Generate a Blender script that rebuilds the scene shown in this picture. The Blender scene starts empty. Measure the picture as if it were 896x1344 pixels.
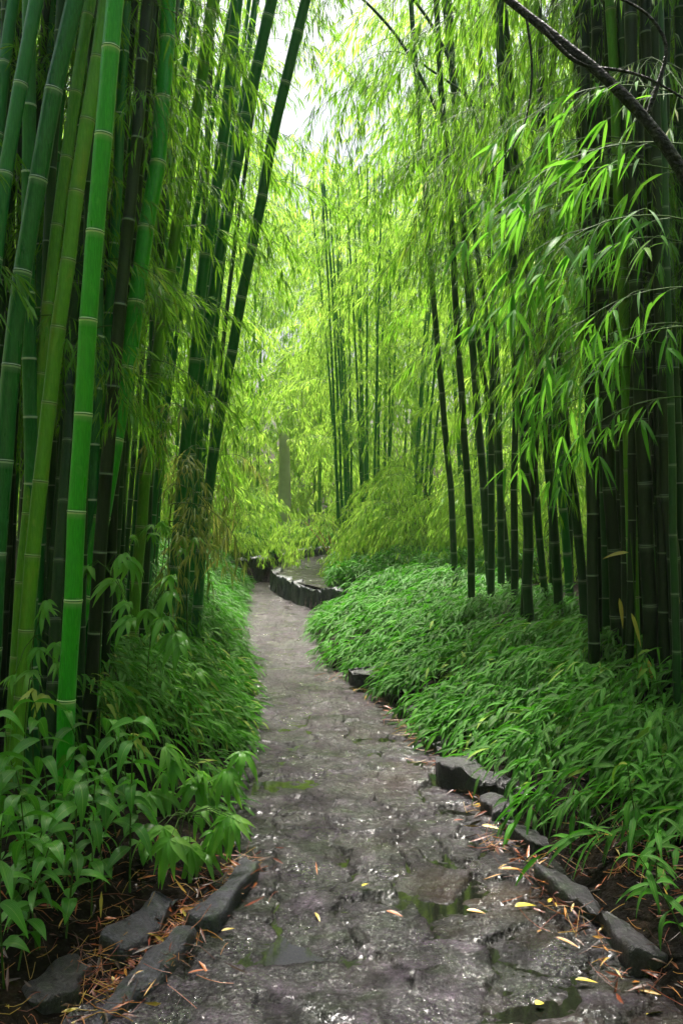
import bpy, math, random
import numpy as np
from mathutils import Vector, Matrix
R = random.Random(7)
rs = np.random.RandomState(11)
col = bpy.context.scene.collection
scene = bpy.context.scene
PI = math.pi

# ------------------------------------------------------------------ camera
F = 1164.0; PITCH = math.radians(-1.08); CH = 1.5
cd = bpy.data.cameras.new('camera'); cam = bpy.data.objects.new('camera', cd); col.objects.link(cam)
cam.location = (0, 0, CH); cam.rotation_euler = (PI/2 + PITCH, 0, 0)
cd.sensor_fit = 'VERTICAL'; cd.sensor_height = 24; cd.lens = F/1344*24
cd.clip_end = 500; cd.clip_start = 0.05
scene.camera = cam
cp, sp = math.cos(PITCH), math.sin(PITCH)
def at(px, py, Y):
    """the point seen at a photo pixel at distance Y"""
    u = (px-448)/F; v = (672-py)/F
    dy = cp - v*sp; dz = sp + v*cp
    k = Y/dy
    return np.array([u*k, Y, CH + dz*k])
def onz(px, py, z=0.0):
    u = (px-448)/F; v = (672-py)/F
    dy = cp - v*sp; dz = sp + v*cp
    k = (z-CH)/dz
    return np.array([u*k, dy*k, z])

# ------------------------------------------------------------------ noise (numpy)
def hash2(ix, iy, s=0):
    n = (ix.astype(np.int64)*374761393 + iy.astype(np.int64)*668265263 + s*1274126177) & 0x7fffffff
    n = ((n ^ (n >> 13))*1274126177) & 0x7fffffff
    return ((n ^ (n >> 16)) & 0xffff)/65535.0
def vnoise(x, y, s=0):
    x = np.asarray(x, float); y = np.asarray(y, float)
    ix = np.floor(x); iy = np.floor(y); fx = x-ix; fy = y-iy
    fx = fx*fx*(3-2*fx); fy = fy*fy*(3-2*fy)
    a = hash2(ix, iy, s); b = hash2(ix+1, iy, s); c = hash2(ix, iy+1, s); d = hash2(ix+1, iy+1, s)
    return (a*(1-fx)+b*fx)*(1-fy) + (c*(1-fx)+d*fx)*fy
def fbm(x, y, o=4, s=0):
    r = 0; a = .5
    for k in range(o):
        r = r + a*vnoise(x*2**k, y*2**k, s+k*17); a *= .5
    return r
def sstep(t):
    t = np.clip(t, 0, 1); return t*t*(3-2*t)

# ------------------------------------------------------------------ mesh builder
class MB:
    def __init__(s): s.v=[]; s.f=[]; s.m=[]; s.var=[]; s.lc=[]; s.n=0
    def add(s, V, Fq, mat=0, var=0.5, lc=None):
        V = np.asarray(V, float).reshape(-1, 3); Fq = np.asarray(Fq, int).reshape(-1, 4)
        s.v.append(V); s.f.append(Fq+s.n); s.m.append(np.full(len(Fq), mat, int))
        s.var.append(np.broadcast_to(np.asarray(var, float), (len(V),)).copy())
        s.lc.append(np.zeros((len(V), 2)) if lc is None else np.asarray(lc, float)); s.n += len(V)
    def cat(s):
        return [np.concatenate(q) for q in (s.v, s.f, s.m, s.var, s.lc)]
    def paste(s, data, M, dvar=0.0):
        v, f, m, va, lc = data
        s.v.append(v @ M[:3, :3].T + M[:3, 3]); s.f.append(f+s.n); s.m.append(m)
        s.var.append(np.clip(va+dvar, 0, 1)); s.lc.append(lc); s.n += len(v)
    def mesh(s, name, mats, smooth=True):
        v, f, m, va, lc = s.cat()
        me = bpy.data.meshes.new(name)
        me.vertices.add(len(v)); me.vertices.foreach_set('co', v.astype(np.float32).ravel())
        me.loops.add(len(f)*4); me.loops.foreach_set('vertex_index', f.astype(np.int32).ravel())
        me.polygons.add(len(f)); me.polygons.foreach_set('loop_start', np.arange(0, len(f)*4, 4, dtype=np.int32))
        me.polygons.foreach_set('material_index', m.astype(np.int32))
        me.polygons.foreach_set('use_smooth', np.full(len(f), smooth, bool))
        a = me.attributes.new('var', 'FLOAT', 'POINT'); a.data.foreach_set('value', va.astype(np.float32))
        a = me.attributes.new('lc', 'FLOAT2', 'POINT'); a.data.foreach_set('vector', lc.astype(np.float32).ravel())
        for x in mats: me.materials.append(x)
        me.update(calc_edges=True); me.validate()
        return me
def link(name, me, parent=None, loc=None, rot=None, sc=None):
    o = bpy.data.objects.new(name, me); col.objects.link(o)
    if parent is not None: o.parent = parent
    if loc is not None: o.location = loc
    if rot is not None: o.rotation_euler = rot
    if sc is not None: o.scale = (sc, sc, sc) if not hasattr(sc, '__len__') else sc
    return o
def tag(o, label=None, cat=None, group=None, kind=None):
    if label: o['label'] = label
    if cat: o['category'] = cat
    if group: o['group'] = group
    if kind: o['kind'] = kind
    return o

def frames(P):
    P = np.asarray(P, float); T = np.gradient(P, axis=0)
    T /= np.linalg.norm(T, axis=1)[:, None]+1e-12
    ref = np.array([0, 0, 1.]) if abs(T[0, 2]) < .9 else np.array([1., 0, 0])
    N = []; n = ref - T[0]*ref.dot(T[0]); n /= np.linalg.norm(n)
    for t in T:
        n = n - t*n.dot(t); n /= np.linalg.norm(n)+1e-12; N.append(n.copy())
    N = np.array(N); return T, N, np.cross(T, N)
def tube(mb, P, rad, sides=6, mat=0, var=.5, lcv=None):
    P = np.asarray(P, float); rad = np.broadcast_to(rad, (len(P),))
    T, N, B = frames(P); a = np.arange(sides)*2*PI/sides
    V = P[:, None] + rad[:, None, None]*(np.cos(a)[None, :, None]*N[:, None]+np.sin(a)[None, :, None]*B[:, None])
    i = np.arange(len(P)-1)[:, None]*sides; j = np.arange(sides)[None]; k = (j+1) % sides
    Fq = np.stack([i+j, i+k, i+sides+k, i+sides+j], -1).reshape(-1, 4)
    lc = np.zeros((len(P)*sides, 2)); lc[:, 0] = np.tile(a/(2*PI), len(P))
    if lcv is not None: lc[:, 1] = np.repeat(lcv, sides)
    mb.add(V, Fq, mat, var, lc)

def leaves(mb, P, D, L, W, roll=None, droop=.25, fold=.35, nseg=3, flat=False, mat=1, var=None, shape=.62):
    """a batch of lance-shaped leaves: base P, direction D, length L, width W"""
    P = np.asarray(P, float).reshape(-1, 3); n = len(P); D = np.asarray(D, float).reshape(-1, 3)
    D = D/(np.linalg.norm(D, axis=1)[:, None]+1e-9)
    L = np.broadcast_to(L, (n,)); W = np.broadcast_to(W, (n,)); droop = np.broadcast_to(droop, (n,))
    up = np.array([0, 0, 1.]); S = np.cross(D, up); ln = np.linalg.norm(S, axis=1)
    S[ln < .05] = (1, 0, 0); S /= np.linalg.norm(S, axis=1)[:, None]
    U = np.cross(S, D)
    if roll is not None:
        c = np.cos(roll)[:, None]; s_ = np.sin(roll)[:, None]; S, U = S*c+U*s_, U*c-S*s_
    t = np.linspace(0, 1, nseg+1)
    prof = np.sin(PI*np.clip(t, 0.0, 1)**shape)**.9
    prof[0] = .12; prof[-1] = .03
    C = P[:, None] + D[:, None]*(L[:, None]*t)[..., None]
    C[..., 2] -= (L*droop)[:, None]*t**2
    # bend back so that leaves do not get longer as they droop
    C -= D[:, None]*((L*droop*.35)[:, None]*t**2)[..., None]
    w = (W[:, None]/2*prof)
    cols = [C - S[:, None]*w[..., None] + U[:, None]*(w*fold)[..., None]]
    if not flat: cols.append(C)
    cols.append(C + S[:, None]*w[..., None] + U[:, None]*(w*fold)[..., None])
    V = np.stack(cols, 2); nc = len(cols)          # n, ring, col, 3
    base = (np.arange(n)*(nseg+1)*nc)[:, None, None]
    r = np.arange(nseg)[None, :, None]*nc; c = np.arange(nc-1)[None, None]
    a = base+r+c
    Fq = np.stack([a, a+1, a+nc+1, a+nc], -1).reshape(-1, 4)
    if var is None: var = rs.rand(n)
    lc = np.zeros((n, nseg+1, nc, 2)); lc[..., 0] = np.linspace(-1, 1, nc)[None, None]; lc[..., 1] = t[None, :, None]
    mb.add(V.reshape(-1, 3), Fq, mat, np.repeat(var, (nseg+1)*nc), lc.reshape(-1, 2))

# ------------------------------------------------------------------ materials
def newmat(name):
    m = bpy.data.materials.new(name); m.use_nodes = True; nt = m.node_tree; nt.nodes.clear()
    return m, nt, nt.nodes.new, nt.links.new
def ramp(nt, stops, interp='LINEAR'):
    r = nt.nodes.new('ShaderNodeValToRGB'); e = r.color_ramp.elements
    r.color_ramp.interpolation = interp
    while len(e) > 1: e.remove(e[-1])
    e[0].position = stops[0][0]; e[0].color = (*stops[0][1], 1)
    for p, c in stops[1:]:
        x = e.new(p); x.color = (*c, 1)
    return r
def mix(nt, a, b, fac, blend='MIX'):
    n = nt.nodes.new('ShaderNodeMix'); n.data_type = 'RGBA'; n.blend_type = blend
    for sock, val in ((n.inputs[0], fac), (n.inputs[6], a), (n.inputs[7], b)):
        if hasattr(val, 'is_linked'): nt.links.new(val, sock)
        elif isinstance(val, (int, float)): sock.default_value = val
        else: sock.default_value = (*val, 1)
    return n.outputs[2]
def math_(nt, op, a, b=None, c=None):
    n = nt.nodes.new('ShaderNodeMath'); n.operation = op
    for k, val in enumerate((a, b, c)):
        if val is None: continue
        if hasattr(val, 'is_linked'): nt.links.new(val, n.inputs[k])
        else: n.inputs[k].default_value = val
    return n.outputs[0]
def attr(nt, name):
    n = nt.nodes.new('ShaderNodeAttribute'); n.attribute_name = name; return n
def noise(nt, scale, detail=3, coord='Object', rough=.5, scl=None):
    tc = nt.nodes.new('ShaderNodeTexCoord'); n = nt.nodes.new('ShaderNodeTexNoise')
    n.inputs['Scale'].default_value = scale; n.inputs['Detail'].default_value = detail; n.inputs['Roughness'].default_value = rough
    src = tc.outputs[coord]
    if scl:
        mp = nt.nodes.new('ShaderNodeMapping'); mp.inputs['Scale'].default_value = scl
        nt.links.new(src, mp.inputs[0]); src = mp.outputs[0]
    nt.links.new(src, n.inputs['Vector']); return n.outputs['Fac']

def leaf_mat(name, stops, trans=.4, tcol=(.22, .42, .04), rough=.32, veins=True, spec=.5, orand=.35):
    m, nt, N, Lk = newmat(name)
    out = N('ShaderNodeOutputMaterial'); p = N('ShaderNodeBsdfPrincipled'); t = N('ShaderNodeBsdfTranslucent'); mx = N('ShaderNodeMixShader')
    va = attr(nt, 'var'); oi = N('ShaderNodeObjectInfo')
    f = math_(nt, 'ADD', va.outputs['Fac'], math_(nt, 'MULTIPLY', math_(nt, 'SUBTRACT', oi.outputs['Random'], .5), orand))
    r = ramp(nt, stops); Lk(f, r.inputs[0]); c = r.outputs[0]
    if veins:
        lc = attr(nt, 'lc'); sx = N('ShaderNodeSeparateXYZ'); Lk(lc.outputs['Vector'], sx.inputs[0])
        au = math_(nt, 'ABSOLUTE', sx.outputs[0])
        rib = math_(nt, 'LESS_THAN', au, .07)
        ve = math_(nt, 'MULTIPLY', math_(nt, 'ADD', math_(nt, 'SINE', math_(nt, 'MULTIPLY', sx.outputs[0], 30.)), 1.), .24)
        c = mix(nt, c, (.35, .5, .12), math_(nt, 'MULTIPLY', rib, .45))
        c = mix(nt, c, (.20, .40, .07), ve)
        bp = N('ShaderNodeBump'); bp.inputs['Strength'].default_value = .5; bp.inputs['Distance'].default_value = .003
        Lk(ve, bp.inputs['Height']); Lk(bp.outputs[0], p.inputs['Normal'])
    Lk(c, p.inputs['Base Color']); p.inputs['Roughness'].default_value = rough
    p.inputs['Specular IOR Level'].default_value = spec
    tc_ = mix(nt, c, tcol, .6); Lk(tc_, t.inputs[0])
    mx.inputs[0].default_value = trans; Lk(p.outputs[0], mx.inputs[1]); Lk(t.outputs[0], mx.inputs[2]); Lk(mx.outputs[0], out.inputs[0])
    return m
G1, G2, G3, G4 = (.012, .055, .012), (.03, .13, .015), (.08, .22, .02), (.22, .34, .04)
M_leaf = leaf_mat('bamboo_leaf', [(0, (.015, .09, .008)), (.4, (.04, .2, .01)), (.75, (.1, .32, .015)), (.93, (.2, .42, .03)), (.98, (.42, .42, .06))], .5, (.32, .65, .03), .35, spec=.35)
M_near = leaf_mat('broad_bamboo_leaf', [(0, (.02, .13, .01)), (.5, (.05, .27, .015)), (.85, (.13, .42, .03)), (1, (.25, .5, .05))], .45, (.25, .65, .04), .4, spec=.18)
M_far = leaf_mat('yellow_green_bamboo_leaf', [(0, (.07, .22, .015)), (.4, (.18, .40, .03)), (.8, (.36, .56, .05)), (1, (.52, .6, .09))], .62, (.58, .86, .12), .5, veins=False, spec=.25)  # yellow-green colour of the far leaves themselves
M_cover = leaf_mat('ground_bamboo_leaf', [(0, (.004, .04, .005)), (.35, (.012, .115, .008)), (.75, (.03, .20, .010)), (.93, (.10, .32, .02)), (1, (.30, .34, .05))], .3, (.09, .42, .015), .45, spec=.18)
M_broad = leaf_mat('broadleaf', [(0, (.01, .08, .006)), (.5, (.03, .2, .01)), (1, (.08, .34, .02))], .3, (.12, .5, .02), .3, spec=.45)
M_yellow = leaf_mat('yellowed_leaf', [(0, (.55, .5, .08)), (.5, (.6, .42, .07)), (1, (.45, .22, .05))], .35, (.7, .55, .1), .4)

M_young = leaf_mat('young_fan_leaf', [(0, (.06, .26, .02)), (.5, (.14, .42, .04)), (1, (.36, .62, .12))], .45, (.35, .75, .06), .28, spec=.5)
def simple(name, stops, scale=20, rough=.5, bump=.3, bscale=60, spec=.5, use_var=False, bdist=.01):
    m, nt, N, Lk = newmat(name); out = N('ShaderNodeOutputMaterial'); p = N('ShaderNodeBsdfPrincipled')
    r = ramp(nt, stops); Lk(attr(nt, 'var').outputs['Fac'] if use_var else noise(nt, scale, 5), r.inputs[0]); Lk(r.outputs[0], p.inputs['Base Color'])
    p.inputs['Roughness'].default_value = rough; p.inputs['Specular IOR Level'].default_value = spec
    bp = N('ShaderNodeBump'); bp.inputs['Strength'].default_value = bump; bp.inputs['Distance'].default_value = bdist
    Lk(noise(nt, bscale, 4), bp.inputs['Height']); Lk(bp.outputs[0], p.inputs['Normal']); Lk(p.outputs[0], out.inputs[0])
    return m
M_twig = simple('twig', [(0, (.03, .09, .015)), (1, (.09, .15, .03))], 8, spec=.15, rough=.6)
M_dark = simple('dead_twig', [(.3, (.05, .03, .02)), (.7, (.2, .11, .06))], 12)
M_bark = simple('wet_bark', [(.3, (.006, .005, .005)), (.58, (.016, .012, .01)), (.75, (.09, .08, .07))], 45, .5, 1, 60, spec=.3, bdist=.02)
M_soil = simple('soil', [(.3, (.003, .0025, .002)), (.6, (.011, .008, .005)), (.8, (.035, .022, .013))], 9, .85, .9, 35, bdist=.03, spec=.08)
M_pale = simple('pale_trunk', [(.3, (.45, .4, .33)), (.7, (.62, .56, .5))], 5, .8, .4, 15)
M_red = simple('reddish_stem', [(.3, (.35, .14, .07)), (.7, (.5, .3, .18))], 9, .6)
M_dead = simple('dead_leaf', [(0, (.5, .42, .05)), (.25, (.45, .28, .04)), (.5, (.42, .12, .03)), (.72, (.22, .045, .018)), (1, (.035, .018, .009))], 5, .35, .3, 80, use_var=True)

def culm_mat(name, c0, c1, ringc, rough=.28):
    m, nt, N, Lk = newmat(name); out = N('ShaderNodeOutputMaterial'); p = N('ShaderNodeBsdfPrincipled')
    n1 = noise(nt, 3.0, 4, scl=(6, 6, .8)); n2 = noise(nt, 60, 3, scl=(3, 3, .35))
    oi = N('ShaderNodeObjectInfo')
    c = mix(nt, c0, c1, math_(nt, 'MULTIPLY', math_(nt, 'ADD', n1, oi.outputs['Random']), .62))
    st = ramp(nt, [(.42, (0, 0, 0)), (.62, (1, 1, 1))]); Lk(n2, st.inputs[0])
    c = mix(nt, c, (c1[0]*1.5+.01, c1[1]*1.25+.01, c1[2]*1.5+.008), math_(nt, 'MULTIPLY', st.outputs[0], .4))
    ag = ramp(nt, [(.52, (0, 0, 0)), (.68, (1, 1, 1))]); Lk(noise(nt, 2.2, 5, scl=(3, 3, .6), rough=.7), ag.inputs[0])
    c = mix(nt, c, (c1[0]*2.2+.01, c1[1]*.95, c1[2]*1.3), math_(nt, 'MULTIPLY', ag.outputs[0], .55))
    # blotches of lichen and dirt
    bl = ramp(nt, [(.58, (0, 0, 0)), (.7, (1, 1, 1))]); Lk(noise(nt, 26, 5, scl=(1, 1, .5), rough=.7), bl.inputs[0])
    c = mix(nt, c, (c1[0]*2.5+.015, c1[1]*1.1+.02, c1[2]*3+.01), math_(nt, 'MULTIPLY', bl.outputs[0], .5))
    va = attr(nt, 'var')
    pos = ramp(nt, [(.5, (0, 0, 0)), (.8, (1, 1, 1))]); Lk(va.outputs['Fac'], pos.inputs[0])
    neg = ramp(nt, [(0.0, (1, 1, 1)), (.4, (0, 0, 0))]); Lk(va.outputs['Fac'], neg.inputs[0])
    c = mix(nt, c, ringc, pos.outputs[0]); c = mix(nt, c, (.01, .02, .006), math_(nt, 'MULTIPLY', neg.outputs[0], .85))
    Lk(c, p.inputs['Base Color'])
    rr = N('ShaderNodeMapRange'); Lk(n1, rr.inputs[0]); rr.inputs[3].default_value = rough-.08; rr.inputs[4].default_value = rough+.2; Lk(rr.outputs[0], p.inputs['Roughness'])
    bp = N('ShaderNodeBump'); bp.inputs['Strength'].default_value = .25; bp.inputs['Distance'].default_value = .003
    Lk(n2, bp.inputs['Height']); Lk(bp.outputs[0], p.inputs['Normal'])
    Lk(p.outputs[0], out.inputs[0]); return m
M_c = dict(
    vivid=culm_mat('vivid_green_culm', (.012, .22, .008), (.035, .40, .012), (.62, .66, .36), .25),
    olive=culm_mat('olive_green_culm', (.05, .20, .012), (.14, .34, .02), (.36, .42, .16), .3),
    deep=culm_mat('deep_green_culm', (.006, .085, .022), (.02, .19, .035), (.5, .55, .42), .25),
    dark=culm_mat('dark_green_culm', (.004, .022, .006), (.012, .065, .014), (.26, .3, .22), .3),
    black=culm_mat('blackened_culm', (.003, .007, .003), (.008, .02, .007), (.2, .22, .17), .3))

# ------------------------------------------------------------------ path outline and terrain
Lp = [(130, 1344), (240, 1228), (335, 1130), (316, 1060), (332, 990), (345, 930), (338, 880), (322, 830), (324, 785), (336, 762)]
Rp = [(868, 1344), (765, 1205), (705, 1130), (645, 1068), (590, 1005), (540, 965), (515, 930), (475, 897), (420, 872), (408, 835), (418, 800), (385, 781), (362, 767)]
Lw = np.array([onz(*p)[:2] for p in Lp]); Rw = np.array([onz(*p)[:2] for p in Rp])
def xl(y): return np.interp(y, Lw[:, 1], Lw[:, 0])
def xr(y): return np.interp(y, Rw[:, 1], Rw[:, 0])
TER = .28
Tf = np.array([(-1.08, 15.4), (-1.13, 14.7), (-1.02, 13.9), (-.85, 13.2), (-.56, 12.2), (-.27, 11.6), (.1, 11.25), (.6, 11.1)])   # front of the terrace
Tb = np.array([(-1.08, 15.4), (-1.0, 16.1), (-.72, 17.2), (-.37, 18.0), (.2, 18.6), (1.0, 19.0)])
def terrace_d(x, y):
    """positive inside the raised terrace"""
    yf = np.interp(x, [-1.13, -1.02, -.85, -.56, -.27, .1, .6, 9], [14.7, 13.9, 13.2, 12.2, 11.6, 11.25, 11.1, 11.1])
    return np.where(x < -1.1, -1.0, y-yf)
def G(x, y):
    x = np.asarray(x, float); y = np.asarray(y, float)
    dl = xl(y)-x; dr = x-xr(y)
    n = fbm(x*1.7+5, y*1.7, 4)-.5
    zl = -.02 + .20*sstep((dl+.02)/.7) + .1*sstep((dl-1)/3) + n*.10*sstep(dl/.4)
    zr = -.02 + .16*sstep((dr+.02)/.35) + .24*sstep((dr-.25)/1.3) + n*.12*sstep(dr/.4)
    z = np.where(dl > dr, zl, zr)
    z = np.where((dl < -.02) & (dr < -.02), -.06, z)
    td = terrace_d(x, y)
    z = np.where((td > -.02) & (y > 10.9) & (dr > -.1), np.maximum(z, TER-.02), z)
    z = np.where(y > 15.6, np.maximum(z, .22), z)
    z = z + .05*np.maximum(0, y-19)*.5 * sstep((y-19)/8)
    return z
def nonuni(a, b, fine0, fine1, st, growth=1.28):
    f = list(np.arange(fine0, fine1+st/2, st)); s = st
    while f[-1] < b: s *= growth; f.append(min(b, f[-1]+s))
    s = st
    while f[0] > a: s *= growth; f.insert(0, max(a, f[0]-s))
    return np.array(f)
def grid(mb, X, Y, Z, mat=0, var=.5):
    h, w = X.shape; i = np.arange(h-1)[:, None]*w; j = np.arange(w-1)[None]
    Fq = np.stack([i+j, i+j+1, i+w+j+1, i+w+j], -1).reshape(-1, 4)
    mb.add(np.stack([X, Y, Z], -1).reshape(-1, 3), Fq, mat, var)
gx = nonuni(-60, 60, -5, 5, .07); gy = nonuni(-25, 70, 0.5, 20, .07)
X, Y = np.meshgrid(gx, gy); mb = MB(); Zg = G(X, Y) + (fbm(X*9, Y*9, 3, 5)-.45)*.05*((X < xl(Y)) | (X > xr(Y)))
grid(mb, X, Y, Zg)
tag(link('ground', mb.mesh('ground', [M_soil])), 'dark wet soil under the bamboo on both sides of the path', kind='structure')

# paving: a grid between the edges, relief of irregular slabs
def voro(x, y, s=0):
    ix = np.floor(x); iy = np.floor(y); best = np.full(x.shape, 9.); sec = best.copy(); cid = np.zeros(x.shape); cx = np.zeros(x.shape); cy = np.zeros(x.shape)
    for a in (-1, 0, 1):
        for b in (-1, 0, 1):
            jx = ix+a; jy = iy+b
            qx = jx+.1+.8*hash2(jx, jy, s); qy = jy+.1+.8*hash2(jx, jy, s+9)
            d = np.hypot(qx-x, qy-y); h = hash2(jx, jy, s+21)
            m = d < best
            sec = np.where(m, best, np.minimum(sec, d)); cid = np.where(m, h, cid); cx = np.where(m, qx, cx); cy = np.where(m, qy, cy)
            best = np.where(m, d, best)
    return best, sec-best, cid, cx, cy
CR = [None]
def relief(x, y):
    wx = x + .10*(fbm(x*4, y*4, 4, 3)-.5)*2; wy = y + .10*(fbm(x*4+9, y*4, 4, 4)-.5)*2
    s1 = 4.0
    d, e, cid, cx, cy = voro(wx*s1, wy*s1*1.15, 1)
    tilt = ((wx*s1-cx)*(hash2(np.round(cid*999), cid*0, 5)-.5) + (wy*s1*1.15-cy)*(hash2(np.round(cid*999), cid*0, 6)-.5))
    jm = sstep((fbm(x*2.3+3, y*2.3, 3, 12)-.2)/.2)          # some joints are worn away or filled
    nf = 1-.6*sstep((y-4.2)/3)
    z = .016*(cid-.5)*nf + .045*tilt*nf - .020*jm*nf*(1-sstep(e/.06))
    z += .018*(fbm(x*3.1, y*3.1, 3, 8)-.5)
    d2, e2, c2, _, _ = voro(wx*11, wy*13, 2)
    CR.append((cid, z.copy())) if len(CR) < 2 else CR.__setitem__(1, (cid, z))
    CR[0] = np.clip(jm*nf*(1-sstep((e-.012)/.075)) + .75*nf*(1-sstep((e2-.02)/.11))*sstep((fbm(x*3, y*3, 2, 44)-.35)/.1), 0, 1)
    z += .007*(c2-.5) - .004*(1-sstep(e2/.15))
    z += .010*(fbm(x*26, y*26, 3, 30)-.5) + .009*(1-abs(2*fbm(x*6, y*9, 3, 33)-.95)*2)*.5
    return z
ny = np.concatenate([np.arange(-1.5, 2.0, .06), np.arange(2.0, 6.5, .0105), np.arange(6.5, 10, .022), np.arange(10, 15.3, .04)])
nx = np.linspace(-.06, 1.06, 170)
U, Yp = np.meshgrid(nx, ny); Xp = xl(Yp) + U*(xr(Yp)-xl(Yp))
Zp = relief(Xp, Yp); CRp = CR[0].copy(); CID = np.stack([CR[1][0].ravel(), CR[1][0].ravel()*0], 1)
m, nt, N, Lk = newmat('wet_stone_paving'); out = N('ShaderNodeOutputMaterial'); p = N('ShaderNodeBsdfPrincipled')
geo = N('ShaderNodeNewGeometry'); sx = N('ShaderNodeSeparateXYZ'); Lk(geo.outputs['Position'], sx.inputs[0])
base = ramp(nt, [(.32, (.005, .0045, .0055)), (.5, (.018, .0145, .019)), (.66, (.062, .05, .064)), (.8, (.18, .145, .185))]); Lk(noise(nt, 7, 6, rough=.65), base.inputs[0])
grain = ramp(nt, [(.38, (.12, .12, .12)), (.5, (.8, .8, .8)), (.64, (2.8, 2.65, 2.85))]); Lk(noise(nt, 120, 5, rough=.85), grain.inputs[0])
c = mix(nt, base.outputs[0], grain.outputs[0], .85, 'MULTIPLY')
slab = ramp(nt, [(0, (.35, .35, .36)), (.5, (.9, .88, .9)), (1, (1.7, 1.6, 1.7))]); sc_ = N('ShaderNodeSeparateXYZ'); Lk(attr(nt, 'lc').outputs['Vector'], sc_.inputs[0]); Lk(sc_.outputs[0], slab.inputs[0]); c = mix(nt, c, slab.outputs[0], .8, 'MULTIPLY')
far = N('ShaderNodeMapRange'); Lk(sx.outputs[1], far.inputs[0]); far.inputs[1].default_value = 3.2; far.inputs[2].default_value = 6.5; far.inputs[3].default_value = 0; far.inputs[4].default_value = .75
c = mix(nt, c, (.125, .086, .108), math_(nt, 'MULTIPLY', far.outputs[0], math_(nt, 'ADD', noise(nt, 120, 3, rough=.8), -.1)))   # pinkish grit of the farther stretch
moss = ramp(nt, [(.5, (0, 0, 0)), (.62, (1, 1, 1))]); Lk(noise(nt, 2.6, 5, scl=(1, 1.6, 1), rough=.65), moss.inputs[0])
c = mix(nt, c, (.014, .020, .009), math_(nt, 'MULTIPLY', moss.outputs[0], .85))
low = N('ShaderNodeMapRange'); Lk(sx.outputs[2], low.inputs[0]); low.inputs[1].default_value = -.008; low.inputs[2].default_value = -.022; low.inputs[3].default_value = 0; low.inputs[4].default_value = .9
c = mix(nt, c, (.018, .02, .014), low.outputs[0])
cr = attr(nt, 'var').outputs['Fac']; c = mix(nt, c, (.006, .006, .004), math_(nt, 'MULTIPLY', cr, .92))
# brown stain of rotting leaves towards the right-hand kerb
st = ramp(nt, [(.5, (0, 0, 0)), (.66, (1, 1, 1))]); Lk(noise(nt, 1.7, 4), st.inputs[0])
sr = N('ShaderNodeMapRange'); Lk(sx.outputs[0], sr.inputs[0]); sr.inputs[1].default_value = -.1; sr.inputs[2].default_value = .7
c = mix(nt, c, (.05, .028, .014), math_(nt, 'MULTIPLY', math_(nt, 'MULTIPLY', st.outputs[0], sr.outputs[0]), .75))
Lk(c, p.inputs['Base Color'])
rg = ramp(nt, [(.35, (.22, .22, .22)), (.55, (.35, .35, .35)), (.7, (.5, .5, .5))]); Lk(noise(nt, 5, 5, rough=.6), rg.inputs[0]); Lk(rg.outputs[0], p.inputs['Roughness'])
p.inputs['Specular IOR Level'].default_value = .18
b1 = N('ShaderNodeBump'); b1.inputs['Strength'].default_value = 1; b1.inputs['Distance'].default_value = .012; Lk(noise(nt, 95, 5, rough=.8), b1.inputs['Height'])
b2 = N('ShaderNodeBump'); b2.inputs['Strength'].default_value = .9; b2.inputs['Distance'].default_value = .04; Lk(noise(nt, 26, 4, rough=.6), b2.inputs['Height'])
Lk(b1.outputs[0], b2.inputs['Normal']); Lk(b2.outputs[0], p.inputs['Normal'])
b3 = N('ShaderNodeBump'); b3.inputs['Strength'].default_value = 1; b3.inputs['Distance'].default_value = .016; Lk(noise(nt, 48, 4, rough=.65), b3.inputs['Height']); Lk(b3.outputs[0], p.inputs['Coat Normal'])
film = ramp(nt, [(.47, (0, 0, 0)), (.56, (1, 1, 1))]); Lk(noise(nt, 75, 5, rough=.75), film.inputs[0]); wet = ramp(nt, [(.40, (.15, .15, .15)), (.56, (1, 1, 1))]); Lk(noise(nt, 4.5, 5, rough=.6), wet.inputs[0]); Lk(math_(nt, 'MULTIPLY', math_(nt, 'MULTIPLY', wet.outputs[0], math_(nt, 'ADD', math_(nt, 'MULTIPLY', film.outputs[0], .9), .06)), math_(nt, 'SUBTRACT', 1., math_(nt, 'MULTIPLY', cr, .8))), p.inputs['Coat Weight']); p.inputs['Coat Roughness'].default_value = .1; p.inputs['Coat IOR'].default_value = 2.2; Lk(p.outputs[0], out.inputs[0]); M_path = m
mb = MB(); grid(mb, Xp, Yp, Zp, 0, CRp.ravel()); mb.lc[-1] = CID
tag(link('path', mb.mesh('path', [M_path])), 'wet path of uneven grey stone slabs winding between the bamboo', kind='structure')
# rainwater lying in the hollows between the slabs
m, nt, N, Lk = newmat('rainwater'); out = N('ShaderNodeOutputMaterial'); p = N('ShaderNodeBsdfPrincipled'); p.inputs['Base Color'].default_value = (.02, .022, .015, 1)
p.inputs['Roughness'].default_value = .04; p.inputs['IOR'].default_value = 1.33; p.inputs['Transmission Weight'].default_value = .6; Lk(p.outputs[0], out.inputs[0])
mb = MB(); yy = np.arange(2.0, 9, .25); uu = np.linspace(.03, .97, 12); U2, Y2 = np.meshgrid(uu, yy); X2 = xl(Y2)+U2*(xr(Y2)-xl(Y2))
grid(mb, X2, Y2, np.full(X2.shape, -.0115))
tag(link('puddle_water', mb.mesh('puddle_water', [m])), 'rainwater lying in the low joints of the path', kind='structure')

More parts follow.
